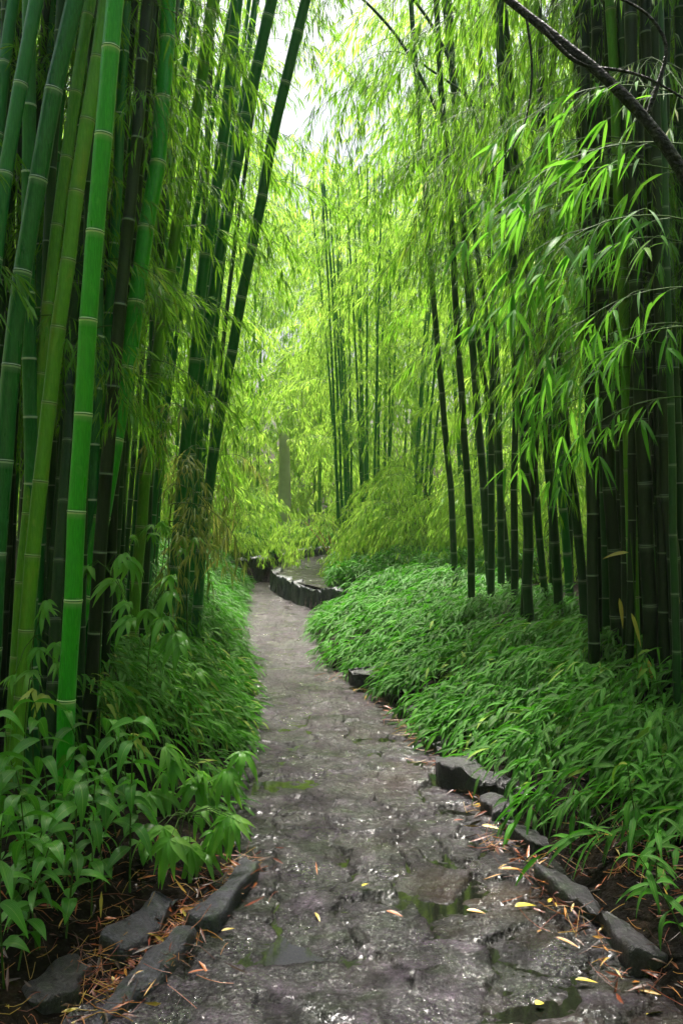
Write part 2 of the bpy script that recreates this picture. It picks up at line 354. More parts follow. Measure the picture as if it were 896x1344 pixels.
# raised path on the terrace
mb = MB(); n = 26
fr = np.stack([np.interp(np.linspace(0, 1, n), np.linspace(0, 1, len(Tf)), Tf[:, k]) for k in (0, 1)], 1)
bk = np.stack([np.interp(np.linspace(0, 1, n), np.linspace(0, 1, len(Tb)), Tb[:, k]) for k in (0, 1)], 1)
w = np.linspace(0, 1, 40)[:, None, None]; S_ = fr[None]*(1-w)+bk[None]*w
S_[..., 0] += .0; grid(mb, S_[..., 0], S_[..., 1], TER+.008+relief(S_[..., 0]*1.5, S_[..., 1]*1.5)*.3)
tag(link('upper_path', mb.mesh('upper_path', [M_path])), 'raised grey path curving away behind the low wall', kind='structure')

# ------------------------------------------------------------------ stones and walls
def stone_mat(name, a, b, mossy=.5):
    m, nt, N, Lk = newmat(name); out = N('ShaderNodeOutputMaterial'); p = N('ShaderNodeBsdfPrincipled')
    r = ramp(nt, [(.3, a), (.7, b)]); Lk(noise(nt, 9, 6, rough=.7), r.inputs[0])
    g = ramp(nt, [(.38, (.15, .15, .15)), (.62, (2.6, 2.5, 2.7))]); Lk(noise(nt, 80, 5, rough=.85), g.inputs[0])
    c = mix(nt, r.outputs[0], g.outputs[0], .8, 'MULTIPLY')
    ms = ramp(nt, [(.5, (0, 0, 0)), (.65, (1, 1, 1))]); Lk(noise(nt, 6, 5, rough=.7), ms.inputs[0])
    c = mix(nt, c, (.025, .05, .012), math_(nt, 'MULTIPLY', ms.outputs[0], mossy)); Lk(c, p.inputs['Base Color'])
    p.inputs['Roughness'].default_value = .3; p.inputs['Specular IOR Level'].default_value = .5
    b1 = N('ShaderNodeBump'); b1.inputs['Strength'].default_value = .9; b1.inputs['Distance'].default_value = .012; Lk(noise(nt, 70, 5, rough=.7), b1.inputs['Height'])
    Lk(b1.outputs[0], p.inputs['Normal']); Lk(p.outputs[0], out.inputs[0]); return m
M_kerb = stone_mat('wet_kerb_stone', (.010, .011, .015), (.055, .052, .066), .75)
M_rock = stone_mat('dark_rock', (.006, .006, .007), (.042, .037, .043), .6)
M_wall = stone_mat('mossy_wall_stone', (.012, .016, .02), (.045, .05, .055), .6)
def block_mesh(L, Wd, H, seed, rough=.012, bev=.012, curve=None, mat=None, name='block', st=.02):
    """rough bevelled stone, X = length, Y = width, Z = height up from 0"""
    def ax(l):
        n = max(4, int(l/st)); return np.unique(np.concatenate([[-l/2, -l/2+bev*.35, -l/2+bev], np.linspace(-l/2+bev, l/2-bev, n), [l/2-bev, l/2-bev*.35, l/2]]).round(6))
    ax_, ay, az = ax(L), ax(Wd), ax(H); mb = MB()
    def face(a, b, fn, flip):
        A, B = np.meshgrid(a, b); P = fn(A, B); h, w = A.shape
        i = np.arange(h-1)[:, None]*w; j = np.arange(w-1)[None]
        q = np.stack([i+j, i+j+1, i+w+j+1, i+w+j], -1).reshape(-1, 4)
        if flip: q = q[:, ::-1]
        hs = np.array([L/2, Wd/2, H/2]); Q = np.clip(P, -hs+bev, hs-bev); dlt = P-Q; nn = np.linalg.norm(dlt, axis=-1, keepdims=True)
        P = Q + dlt/np.maximum(nn, 1e-9)*np.minimum(nn, bev)
        nrm = dlt/np.maximum(nn, 1e-9)
        disp = (fbm(P[..., 0]*7+P[..., 2]*5+seed*3.1, P[..., 1]*7-P[..., 2]*4+seed, 4)-.5)*rough*2.6 + (fbm(P[..., 0]*2.6+seed, P[..., 1]*2.6+P[..., 2]*2, 2)-.5)*rough*5.5 - nrm[..., 0]*0
        P = P + nrm*disp[..., None]
        P[..., 2] += H/2
        if curve is not None: P = curve(P)
        mb.add(P.reshape(-1, 3), q)
    o = lambda *a: np.stack(np.broadcast_arrays(*a), -1).astype(float)
    face(ax_, ay, lambda A, B: o(A, B, H/2), False); face(ax_, ay, lambda A, B: o(A, B, -H/2), True)
    face(ax_, az, lambda A, B: o(A, -Wd/2, B), False); face(ax_, az, lambda A, B: o(A, Wd/2, B), True)
    face(ay, az, lambda A, B: o(L/2, A, B), False); face(ay, az, lambda A, B: o(-L/2, A, B), True)
    return mb.mesh(name, [mat or M_kerb])
def stone(name, p0, p1, Wd, H, z0, seed, label, cat, group=None, mat=None, rough=.012, bev=.015, tilt=0, dz=0):
    p0 = np.array(p0[:2], float); p1 = np.array(p1[:2], float); d = p1-p0; L = np.hypot(*d)
    c = (p0+p1)/2
    rg = np.random.RandomState(seed*7+1); a1, a2, a3, a4, a5 = rg.uniform(-1, 1, 5)
    def warp(P):
        u = P[..., 0]/L; v = P[..., 1]/Wd; x = P[..., 0]+Wd*(.22*a1*v+.10*np.sin(v*5+a2*3)); y = P[..., 1]*(1+.28*a3*u+.16*np.sin(u*9+a4*4))+Wd*.10*np.sin(u*6+a5*3)
        z = P[..., 2]*(1+.14*a2*u+.12*a4*v)+.05*(fbm(x*14+seed, y*14, 3, seed)-.5)*(P[..., 2] > H*.5)
        return np.stack([x, y, z], -1)
    o = link(name, block_mesh(L, Wd, H, seed, rough, bev, warp, mat=mat), None, (c[0], c[1], z0), (tilt, dz, math.atan2(d[1], d[0])))
    return tag(o, label, cat, group)
KG = 'long edging stones beside the path'
def gp(px, py, z=0): return onz(px, py, z)
# left edge: two long kerbs that meet end to end and two slabs behind them
stone('kerb_stone', gp(75, 1372, .05), gp(252, 1212, .05), .07, .13, -.095, 1, 'long narrow grey kerb stone on the lower left, a yellow leaf beside it', 'kerb stone', KG, bev=.018)
stone('kerb_stone', gp(262, 1200, .07), gp(336, 1118, .07), .09, .15, -.085, 2, 'short bluish kerb stone heaped with rusty straw, next above the long left one', 'kerb stone', KG, bev=.02)
stone('stone_slab', gp(150, 1222, .1), gp(222, 1150, .1), .13, .13, -.06, 3, 'broad mossy slab set back behind the short left kerb stone', 'slab', 'loose slabs in the left bank', M_kerb, .02, .02, .1)
stone('stone_slab', gp(40, 1290, .1), gp(118, 1236, .1), .13, .12, -.06, 4, 'dark slab among broad leaves by the lower left corner', 'slab', 'loose slabs in the left bank', M_rock, .02, .02, -.1)
# right edge
stone('kerb_stone', gp(716, 1112, .14), gp(862, 1222, .14), .10, .22, -.14, 5, 'long dark kerb stone half under leaves along the lower right edge', 'kerb stone', KG, M_rock, .02, .02)
stone('kerb_stone', gp(880, 1236, .12), gp(985, 1330, .12), .10, .2, -.14, 15, 'kerb stone in the lower right corner beyond the long dark one', 'kerb stone', KG, M_rock, .02, .02)
stone('kerb_stone', gp(662, 1062, .08), gp(712, 1104, .08), .09, .18, -.11, 17, 'short dark kerb stone above the long one on the right, leaves hanging over it', 'kerb stone', KG, M_rock, .02, .02)
stone('rock_block', gp(563, 946, .1), gp(586, 976, .1), .16, .13, -.05, 18, 'small dark stone just before the angular block, under the leaf tips', 'rock', 'dark rocks along the right edge', M_rock, .02, .03)
stone('rock_block', gp(640, 1040, .06), gp(664, 1062, .06), .10, .12, -.06, 19, 'small low stone between the angular block and the short dark kerb stone', 'rock', 'dark rocks along the right edge', M_rock, .02, .02)
stone('rock_block', gp(588, 984, .12), gp(648, 1022, .12), .20, .17, -.05, 6, 'angular dark block with a squared near face where the path bends right', 'rock', 'dark rocks along the right edge', M_rock, .025, .015)
stone('rock_block', gp(652, 1022, .12), gp(708, 1024, .12), .22, .18, -.06, 7, 'flat topped dark block jutting out under the ferny leaves, right of the angular block', 'rock', 'dark rocks along the right edge', M_rock, .022, .015)
stone('rock_block', gp(474, 870, .16), gp(528, 888, .16), .30, .16, .0, 8, 'flat wet slab, upper of the two where the leaves part', 'rock', 'dark rocks along the right edge', M_rock, .03, .03)
stone('rock_block', gp(484, 889, .07), gp(524, 908, .07), .22, .12, -.05, 9, 'lower dark slab tucked under the flat wet one', 'rock', 'dark rocks along the right edge', M_rock, .03, .03)
stone('rock_block', gp(530, 920, .1), gp(562, 934, .1), .22, .14, -.04, 10, 'small rounded rock peeping from leaves just past the two stacked slabs', 'rock', 'dark rocks along the right edge', M_rock, .03, .04)
# far curved walls: one rough stone bent along a curve each
def curved_wall(name, pts, Wd, z0, H, seed, label, mat=M_wall):
    pts = np.asarray(pts, float); s = np.r_[0, np.cumsum(np.hypot(*np.diff(pts, axis=0).T))]; L = s[-1]
    ss = np.linspace(0, L, 60); cx = np.interp(ss, s, pts[:, 0]); cy = np.interp(ss, s, pts[:, 1])
    for _ in range(5): cx[1:-1] = (cx[:-2]+cx[1:-1]*2+cx[2:])/4; cy[1:-1] = (cy[:-2]+cy[1:-1]*2+cy[2:])/4
    tx = np.gradient(cx, ss); ty = np.gradient(cy, ss); ln = np.hypot(tx, ty); tx /= ln; ty /= ln
    def cv(P):
        q = P[..., 0]+L/2; kq = np.floor(q/.27+.25*np.sin(q*3)); fq = q/.27+.25*np.sin(q*3)-kq; hq = hash2(kq, kq*0, seed)
        P = P.copy(); P[..., 2] *= 1+.16*(hq-.5); P[..., 1] *= (1+.25*(hq-.5))*np.where(abs(fq-.5) > .43, .72, 1); P[..., 2] -= np.where((abs(fq-.5) > .43) & (P[..., 2] > H*.6), .03, 0)
        x = np.interp(q, ss, cx); y = np.interp(q, ss, cy); a = np.interp(q, ss, tx); b = np.interp(q, ss, ty)
        return np.stack([x-b*P[..., 1], y+a*P[..., 1], P[..., 2]], -1)
    o = link(name, block_mesh(L, Wd, H, seed, .03, .03, cv, mat, st=.028), None, (0, 0, z0)); return tag(o, label, 'wall', 'low curved walls at the bend')
curved_wall('low_wall', Tf[1:], .16, -.05, TER+.07, 21, 'low dark wall curving round the front of the raised path')
curved_wall('low_wall', [(-1.35, 15.6), (-1.6, 15.9), (-2.1, 15.7), (-2.6, 15.2), (-3.2, 14.9)], .3, -.02, .42, 22, 'low dark wall under leaves at the far left end of the path')
curved_wall('low_wall', [(-1.15, 15.9), (-1.0, 16.6), (-.72, 17.4), (-.33, 18.15), (.3, 18.8), (1.2, 19.2)], .2, .1, .38, 23, 'low dark wall behind the raised path')

# ------------------------------------------------------------------ foliage library
def rdir(rng, spread=1.0):
    v = rng.normal(size=3); return v/np.linalg.norm(v)*spread
def spray(rng, Lb=1.0, ntw=9, leafL=.12, leafW=.014, nseg=3, flat=False, rise=.35, sag=.75, twl=.33, per=5, tuft=5, droop=.4, tw_r=.0022, ldown=.5):
    """one leafy branch growing along +X from the origin"""
    mb = MB(); t = np.linspace(0, 1, 10)
    wig = rng.uniform(-.18, .18); 
    A = np.stack([Lb*t*(1-.12*t), Lb*wig*t**2, Lb*(rise*t - sag*t**2)], 1)
    tube(mb, A, np.linspace(tw_r*1.6, tw_r*.5, 10), 4)
    P = []; D = []; L = []; va = []
    for k in range(ntw):
        tt = .18+.8*(k+rng.uniform(-.3, .3))/max(1, ntw-1); tt = min(max(tt, .08), 1)
        p0 = np.array([np.interp(tt, t, A[:, i]) for i in range(3)])
        tg = np.array([np.interp(min(1, tt+.08), t, A[:, i]) for i in range(3)])-np.array([np.interp(max(0, tt-.08), t, A[:, i]) for i in range(3)]); tg /= np.linalg.norm(tg)
        a = (1 if k % 2 else -1)*rng.uniform(.35, 1.1); ca, sa = math.cos(a), math.sin(a)
        d = np.array([tg[0]*ca-tg[1]*sa, tg[0]*sa+tg[1]*ca, tg[2]+rng.uniform(-.1, .35)]); d /= np.linalg.norm(d)
        l = Lb*twl*rng.uniform(.6, 1.2)*(1-.35*tt)
        s = np.linspace(0, 1, 5)[:, None]
        T_ = p0 + d*l*s + np.array([0, 0, -1])*l*rng.uniform(.25, .6)*s**2
        tube(mb, T_, np.linspace(tw_r*.7, tw_r*.3, 5), 3)
        vbase = rng.uniform(.15, .85)
        for q in range(per):
            f = (q+1)/per; pp = np.array([np.interp(f, s[:, 0], T_[:, i]) for i in range(3)])
            td = T_[-1]-T_[-2]; td /= np.linalg.norm(td)
            nn = 1 if f < .99 else tuft
            for e in range(nn):
                if nn > 1: dd = td*1.0 + rdir(rng, .75) + np.array([0, 0, -ldown*.8])
                else:
                    sg = 1 if q % 2 else -1; sd = np.cross(td, (0, 0, 1)); dd = td*.8 + sd*sg*rng.uniform(.4, .9) + rdir(rng, .3) + np.array([0, 0, -ldown*.6])
                P.append(pp); D.append(dd); L.append(leafL*rng.uniform(.6, 1.15)); va.append(np.clip(vbase+rng.normal()*.16, 0, 1) if rng.rand() > .015 else 1)
    L = np.array(L); n = len(L)
    leaves(mb, P, D, L, leafW*rng.uniform(.75, 1.15, n)*(L/leafL)**.5, roll=rng.normal(size=n)*.6, droop=droop*rng.uniform(.4, 1.3, n), nseg=nseg, flat=flat, var=np.array(va))
    return mb
def lib(n, seed, mats, name, **k):
    out = []
    for i in range(n):
        rng = np.random.RandomState(seed+i); mb = spray(rng, **k); out.append((mb.mesh(name, mats), mb.cat()))
    return out
LB_fine = lib(5, 100, [M_twig, M_leaf], 'leafy_branch', Lb=.9, ntw=12, leafL=.125, leafW=.0135, per=5, tuft=5)
LB_hang = lib(5, 200, [M_twig, M_leaf], 'leafy_branch', Lb=1.3, ntw=17, leafL=.13, leafW=.013, per=5, tuft=6, rise=.2, sag=.9, ldown=.9, nseg=2)
LB_big = lib(6, 300, [M_twig, M_near], 'leafy_branch', Lb=.78, ntw=8, leafL=.145, leafW=.0175, per=3, tuft=4, nseg=6, droop=.4, twl=.38, ldown=.25, rise=.35, sag=.5)
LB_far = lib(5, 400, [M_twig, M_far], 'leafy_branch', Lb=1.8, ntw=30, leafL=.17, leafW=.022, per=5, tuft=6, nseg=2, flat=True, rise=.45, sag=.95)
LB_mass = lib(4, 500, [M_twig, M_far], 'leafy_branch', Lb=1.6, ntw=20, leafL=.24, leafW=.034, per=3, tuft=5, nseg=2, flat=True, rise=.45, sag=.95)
LB_top = lib(3, 600, [M_twig, M_leaf], 'leafy_branch', Lb=1.5, ntw=10, leafL=.24, leafW=.034, per=3, tuft=5, nseg=1, flat=True)

# ------------------------------------------------------------------ culms
def resample(P, n):
    P = np.asarray(P, float); s = np.r_[0, np.cumsum(np.linalg.norm(np.diff(P, axis=0), axis=1))]
    ss = np.linspace(0, s[-1], n); Q = np.stack([np.interp(ss, s, P[:, i]) for i in range(3)], 1)
    for _ in range(int(n/4)):
        Q[1:-1] = (Q[:-2]+2*Q[1:-1]+Q[2:])/4
    return Q
def culm_mesh(P, r0, r1, inter, sides, ph, mat, detail=True, rng=R):
    Q = resample(P, 60); s = np.r_[0, np.cumsum(np.linalg.norm(np.diff(Q, axis=0), axis=1))]; H = s[-1]
    zs = []; k = ph*inter
    while k < H: zs.append(k); k += inter*rng.uniform(.9, 1.1)
    st = [0.]; rr = [1.]; va = [.45]
    w = r0*.22
    for z in zs:
        if detail: seq = [(-6*w, 1., .45), (-1.15*w, 1.0, .58), (-.9*w, 1.01, 1.), (-.25*w, 1.03, 1.), (-.05*w, 1.05, 0.05), (.15*w, 1.07, .05), (.35*w, 1.045, .95), (.65*w, 1.01, .75), (.95*w, .985, .2), (2.4*w, .99, .45)]
        else: seq = [(-.8*w, 1, .45), (-.35*w, 1.04, 1.), (.35*w, 1.05, .9), (.8*w, .98, .3), (2*w, .99, .45)]
        for d, q, v in seq:
            if 0 < z+d < H and not (d < -3*w and z < 7*w): st.append(z+d); rr.append(q); va.append(v)
        mid = z+inter*.5
        if mid < H: st.append(mid); rr.append(.965 if detail else .98); va.append(.45)
    st.append(H); rr.append(.9); va.append(.45)
    o = np.argsort(st, kind='stable'); st = np.array(st)[o]; rr = np.array(rr)[o]; va = np.array(va)[o]
    keep = np.r_[True, np.diff(st) > 1e-5]; st, rr, va = st[keep], rr[keep], va[keep]
    C = np.stack([np.interp(st, s, Q[:, i]) for i in range(3)], 1)
    # a slight kink at each node
    kx = np.interp(st, np.r_[0, zs, H] if zs else [0, H], (np.array([rng.gauss(0, r0*.12) for _ in range(len(zs)+2)]) if zs else [0, 0]))
    C[:, 0] += kx
    rad = (r0+(r1-r0)*(st/H))*rr
    mb = MB(); tube(mb, C, rad, sides, 0, np.repeat(va, sides), lcv=st)
    return mb.mesh('stalk', [M_c[mat]]), Q, s, zs
n_br = [0]
def branch(root, lb, p, az, sc, tilt=0., roll=0.):
    me = R.choice(lb)[0]
    n_br[0] += 1
    return link('leafy_branch', me, root, tuple(p), (roll, tilt, az), sc)
def culm(base, pts, d0, d1, mat, label, group, inter=.36, sides=12, ph=.5, detail=True, sprays=(), crown=None, name='bamboo_culm'):
    """base + further points in world space; sprays = (lib, z, azimuth, scale, tilt)"""
    base = np.array(base, float); P = np.array([base]+[np.array(p, float) for p in pts])-base
    P = np.vstack([P[:1]-np.array([0, 0, .12]), P])
    me, Q, s, zs = culm_mesh(P, d0/2, d1/2, inter, sides, ph, mat, detail)
    root = bpy.data.objects.new(name, None); root.empty_display_size = .1; col.objects.link(root); root.location = tuple(base)
    tag(root, label, 'bamboo', group)
    link('stalk', me, root)
    def pz(z):
        z -= base[2]; i = np.argmin(abs(Q[:, 2]-z)); return Q[i]
    for lb, z, az, sc, tl in sprays: branch(root, lb, pz(z), az, sc, tl)
    if crown:
        lb, z0, z1, n, sc, az0, spread = crown
        for k in range(n):
            z = z0+(z1-z0)*(k+R.random()*.8)/n
            az = R.uniform(-PI, PI) if az0 is None else az0+R.uniform(-spread, spread)
            branch(root, lb, pz(z), az, sc*R.uniform(.75, 1.2), R.uniform(-.5, .25))
    return root
def gz(x, y): return float(G(np.array(x), np.array(y)))
def pix_culm(pix, Y0, Y1, wpx, mat, label, group, top=8.5, w1=None, **k):
    """pix: the pixels the culm passes, from base to top; Y0 depth at its base, Y1 at its last pixel; then it carries on up"""
    n = len(pix); pts = [at(px, py, Y0+(Y1-Y0)*i/max(1, n-1)) for i, (px, py) in enumerate(pix)]
    z = gz(pts[0][0], pts[0][1])
    d = (pts[1]-pts[0]); b = pts[0]-d*((pts[0][2]-z)/d[2]) if abs(pts[0][2]-z) > .02 else pts[0]
    b = np.array([b[0], b[1], gz(b[0], b[1])])
    body = pts if pts[0][2] > z+.25 else pts[1:]
    d = pts[-1]-pts[-2]; d /= d[2]; last = pts[-1].copy()
    while last[2] < top:
        last = last + d*.7; d[0] *= 1.04; d = d; body = list(body)+[last.copy()]
    d0 = wpx/F*Y0; d1 = (w1 or wpx*.6)/F*Y1
    return culm(b, body, d0, d1, mat, label, group, **k)
GL = 'bamboo culms crowding the left side of the path'; GR = 'bamboo culms standing on the right side of the path'; GF = 'bamboo culms in the mist beyond the bend'
top = lambda z0=5.4, z1=8.4, n=4: (LB_top, z0, z1, n, 1.0, None, 0)
r2 = math.radians
HL = [
 ([(81, 1122), (90, 850), (103, 600), (125, 310), (142, 120), (151, 0)], 3.72, 3.8, 24, 'vivid', 'brightest vivid green culm with cream rings, nearest on the left, rising out of broadleaf plants', .41, 22),
 ([(20, 1000), (28, 878), (43, 734), (54, 613), (75, 430), (95, 300), (112, 170), (130, 70), (140, 0)], 4.0, 4.2, 20, 'olive', 'yellowish olive culm just left of the brightest vivid one', .33, 19),
 ([(10, 1000), (17, 878), (30, 734), (42, 627), (62, 400), (85, 230), (100, 100), (118, 0)], 4.2, 4.4, 16, 'olive', 'slimmer olive culm running close beside the yellowish olive one on its outer side', .36, 15),
 ([(-2, 700), (5, 560), (20, 400), (42, 280), (57, 190), (80, 85), (100, 0)], 4.0, 4.1, 24, 'deep', 'thick blue-green culm crossing behind the olive pair towards the upper left', .42, 22),
 ([(-16, 420), (0, 240), (10, 200), (25, 100), (47, 0)], 3.9, 4.0, 19, 'deep', 'teal culm slanting across the upper left corner', .38, 18),
 ([(-14, 300), (2, 100), (16, 0)], 4.3, 4.4, 16, 'deep', 'dark teal culm clipped by the upper left corner', .38, 15),
 ([(48, 1060), (72, 936), (100, 840), (125, 733), (145, 648), (165, 498), (185, 360), (200, 260), (215, 130), (221, 0)], 4.6, 5.2, 23, 'vivid', 'stout green culm leaning right behind the brightest one', .40, 20),
 ([(18, 560), (30, 300), (30, 200), (24, 60), (22, 0)], 5.0, 5.1, 12, 'black', 'thin blackened culm standing upright behind the teal ones', .4, 12),
 ([(108, 880), (112, 640), (140, 480), (160, 300), (185, 130), (205, 0)], 5.4, 5.7, 15, 'dark', 'dark culm seen through the gap right of the brightest one', .38, 14),
 ([(70, 760), (86, 600), (97, 420), (112, 240), (128, 90), (136, 0)], 4.9, 5.0, 17, 'dark', 'dark culm showing between the olive and the brightest culms', .36, 16),
 ([(256, 830), (267, 663), (300, 488), (305, 445), (340, 280), (370, 115), (401, 0)], 7.3, 7.0, 14, 'deep', 'lone dark culm leaning furthest over the path against pale leaves', .42, 13),
 ([(238, 800), (248, 600), (262, 480), (290, 330), (318, 170), (345, 50), (357, 0)], 7.4, 7.2, 15, 'deep', 'green leaning culm next left of the lone dark one', .40, 15),
 ([(225, 780), (240, 620), (254, 470), (272, 330), (290, 200), (305, 90), (312, 0)], 6.8, 6.8, 15, 'deep', 'leaning culm third from the open gap over the path', .40, 15),
 ([(176, 800), (190, 640), (204, 470), (232, 300), (262, 130), (280, 0)], 6.2, 6.2, 16, 'olive', 'olive culm leaning in the middle of the left thicket', .37, 14),
 ([(150, 740), (165, 560), (180, 400), (196, 240), (204, 100), (210, 0)], 6.0, 6.1, 14, 'dark', 'dark upright culm behind the stout leaning one', .37, 13),
 ([(60, 1010), (70, 900), (78, 760)], 4.3, 4.6, 16, 'dark', 'dark culm low behind the brightest one, close to its foot', .33, 14),
]
for i, (px, y0, y1, w_, mt, lab, it, w1) in enumerate(HL):
    pix_culm(px, y0, y1, w_, mt, lab, GL, w1=w1, inter=it, sides=20 if y0 < 4.8 else 12, ph=R.uniform(.25, .9), crown=top())
HR = [
 ([(598, 800), (592, 640), (582, 540), (573, 448), (566, 370), (558, 250), (548, 120)], 10.2, 9.5, 9, 'dark', 'slim dark culm, first on the right of the open middle'),
 ([(619, 826), (617, 700), (608, 548), (600, 448), (592, 300), (580, 150), (572, 0)], 8.6, 8.3, 10, 'dark', 'slim dark culm whose foot stands clear in the groundcover, second from the open middle'),
 ([(646, 802), (638, 690), (633, 623), (620, 448), (607, 300), (598, 150)], 9.6, 9.0, 11, 'dark', 'slim culm leaning left, third from the open middle'),
 ([(658, 802), (656, 680), (655, 598), (650, 448), (640, 300), (632, 120)], 9.8, 9.4, 10, 'dark', 'slim straight culm close right of the third one'),
 ([(672, 802), (664, 700), (648, 573), (636, 500), (618, 380), (606, 250)], 10.2, 9.6, 8, 'dark', 'thin culm crossing behind the straight slim one'),
 ([(695, 862), (694, 740), (692, 648), (680, 448), (668, 300), (660, 170), (656, 0)], 7.0, 6.8, 14, 'dark', 'dark culm of the crossed pair that leans left at the top'),
 ([(684, 862), (688, 760), (698, 648), (706, 500), (710, 448), (716, 320), (720, 200)], 7.3, 7.0, 11, 'black', 'darker culm of the crossed pair that leans right at the top'),
 ([(721, 832), (712, 740), (703, 673), (698, 560), (690, 440), (676, 280), (668, 200)], 8.2, 7.8, 10, 'dark', 'thin culm slanting out at the foot beside the crossed pair'),
 ([(736, 842), (730, 740), (720, 623), (710, 498), (692, 350), (680, 280), (668, 120)], 7.8, 7.2, 13, 'dark', 'dark ringed culm right of the crossed pair'),
 ([(749, 820), (745, 720), (738, 648), (728, 540), (718, 448), (704, 300), (698, 100)], 8.4, 7.9, 12, 'deep', 'green tinted culm close behind the dark ringed one'),
 ([(775, 886), (765, 760), (752, 640), (743, 598), (730, 480), (718, 360), (712, 200)], 6.8, 6.4, 13, 'dark', 'dark culm bowing left in front of the green tinted one'),
 ([(789, 876), (786, 760), (778, 598), (772, 450), (764, 300), (757, 100), (752, 0)], 6.6, 6.4, 14, 'black', 'straight blackened culm with pale thin rings in the right thicket'),
 ([(816, 930), (812, 800), (800, 640), (790, 480), (784, 250), (780, 0)], 5.6, 5.5, 18, 'black', 'thick blackened culm left of the hanging yellow leaves'),
 ([(838, 950), (832, 800), (826, 640), (816, 400), (806, 100), (800, 0)], 5.3, 5.2, 16, 'olive', 'greenish slender culm bearing the hanging yellow leaves'),
 ([(858, 960), (852, 800), (843, 600), (832, 400), (828, 100)], 5.1, 5.0, 20, 'black', 'thick black culm right of the hanging yellow leaves'),
 ([(893, 950), (886, 800), (874, 640), (866, 450), (862, 100)], 5.0, 4.9, 18, 'black', 'black ringed culm against the right-hand margin'),
 ([(872, 940), (872, 800), (864, 600), (858, 300), (866, 0)], 5.6, 5.6, 15, 'dark', 'dark culm squeezed between the two thick black ones'),
]
for i, (px, y0, y1, w_, mt, lab) in enumerate(HR):
    n_ = 5 if i < 12 else 3
    r_ = pix_culm(px, y0, y1, w_, mt, lab, GR, inter=R.uniform(.3, .4), sides=12, ph=R.uniform(.2, .9), crown=(LB_fine if i < 12 else LB_hang, 3.4, 6.4, n_, 1.0, None, 0))

# crowded culms behind the picked ones
def thick(n, side, ylo, yhi, seed, gr, lab, dmin, dmax, lean, spr, mats, wr=(.025, .042), smin=-9):
    rng = random.Random(seed); pl = []; tries = 0
    while len(pl) < n and tries < 6000:
        tries += 1
        y = rng.uniform(ylo, yhi)
        x = (float(xl(y))-rng.uniform(dmin, dmax)) if side < 0 else (float(xr(y))+rng.uniform(dmin, dmax))
        if abs(x) > .41*y+.5 or x < smin*y: continue
        if any((x-a)**2+(y-b)**2 < .016 for a, b in pl): continue
        pl.append((x, y))
        z = gz(x, y); H = rng.uniform(7.5, 9.5); l = lean*rng.uniform(.4, 1.5)+rng.gauss(0, .02); ly = rng.gauss(0, .02)
        pts = [(x+l*h*(.6+.4*h/H)*(1)+0, y+ly*h, z+h) for h in (H*.2, H*.45, H*.7, H)]
        d = rng.uniform(*wr)*2
        culm((x, y, z), pts, d, d*.6, rng.choice(mats), lab, gr, inter=rng.uniform(.28, .42), sides=10, ph=rng.random(), detail=False, crown=spr(y))
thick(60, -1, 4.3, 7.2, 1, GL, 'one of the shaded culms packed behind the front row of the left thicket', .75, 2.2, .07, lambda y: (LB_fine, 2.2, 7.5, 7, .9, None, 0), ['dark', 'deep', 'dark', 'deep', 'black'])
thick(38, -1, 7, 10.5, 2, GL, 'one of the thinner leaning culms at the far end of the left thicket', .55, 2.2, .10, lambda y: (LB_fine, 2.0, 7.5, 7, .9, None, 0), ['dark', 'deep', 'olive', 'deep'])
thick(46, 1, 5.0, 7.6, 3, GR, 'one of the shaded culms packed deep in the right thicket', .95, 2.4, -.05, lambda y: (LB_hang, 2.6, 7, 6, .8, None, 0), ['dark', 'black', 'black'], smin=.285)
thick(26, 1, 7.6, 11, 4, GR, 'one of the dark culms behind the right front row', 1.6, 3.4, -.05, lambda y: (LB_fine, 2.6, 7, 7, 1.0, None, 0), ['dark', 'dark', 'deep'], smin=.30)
# culms on the right whose tops arch out over the path and carry the hanging leaves
AR = [((1.45, 8.6), [(.0, .0, 2.5), (-.25, .0, 4.2), (-.9, .0, 5.6), (-1.7, -.1, 6.2)], 'arching culm whose drooping top hangs over the middle of the path'),
      ((1.6, 8.2), [(.0, .0, 2.5), (-.2, .0, 4.2), (-.8, .1, 5.6), (-1.5, .1, 6.3)], 'arching culm behind, its leafy top meeting the pale gap of sky'),
      ((2.3, 8.9), [(-.05, .0, 2.2), (-.3, .0, 3.8), (-.9, .0, 5.0), (-1.5, .0, 5.4)], 'arching culm of the right front row with low hanging leaf curtains'),
      ((2.2, 9.2), [(-.05, .0, 2.6), (-.3, .0, 4.5), (-1.0, .0, 6.2), (-2.0, .0, 7.0)], 'tall arching culm rearmost of those over the path')]
for (bx, by), pts, lab in AR:
    z = gz(bx, by); P_ = [(bx+a, by+b, z+c) for a, b, c in pts]
    culm((bx, by, z), P_, .075, .022, 'dark', lab, GR, detail=False, sides=10, crown=(LB_hang, 3.7, P_[-1][2]-.1, 13, .9, PI, 1.3))

# ------------------------------------------------------------------ misty background culms
rng = random.Random(5)
def far_culm(x, y, H, lab, gr, lean, mat='deep', n=9, z0=.6, lb=LB_far, sc=1.0, d=.07):
    z = gz(x, y); P_ = [(x+lean*h*(.5+.5*h/H), y, z+h) for h in (H*.25, H*.5, H*.75, H)]
    culm((x, y, z), P_, d, d*.5, mat, lab, gr, sides=8, detail=False, crown=(lb, z+z0, z+H*.95, n, sc, None, 0))
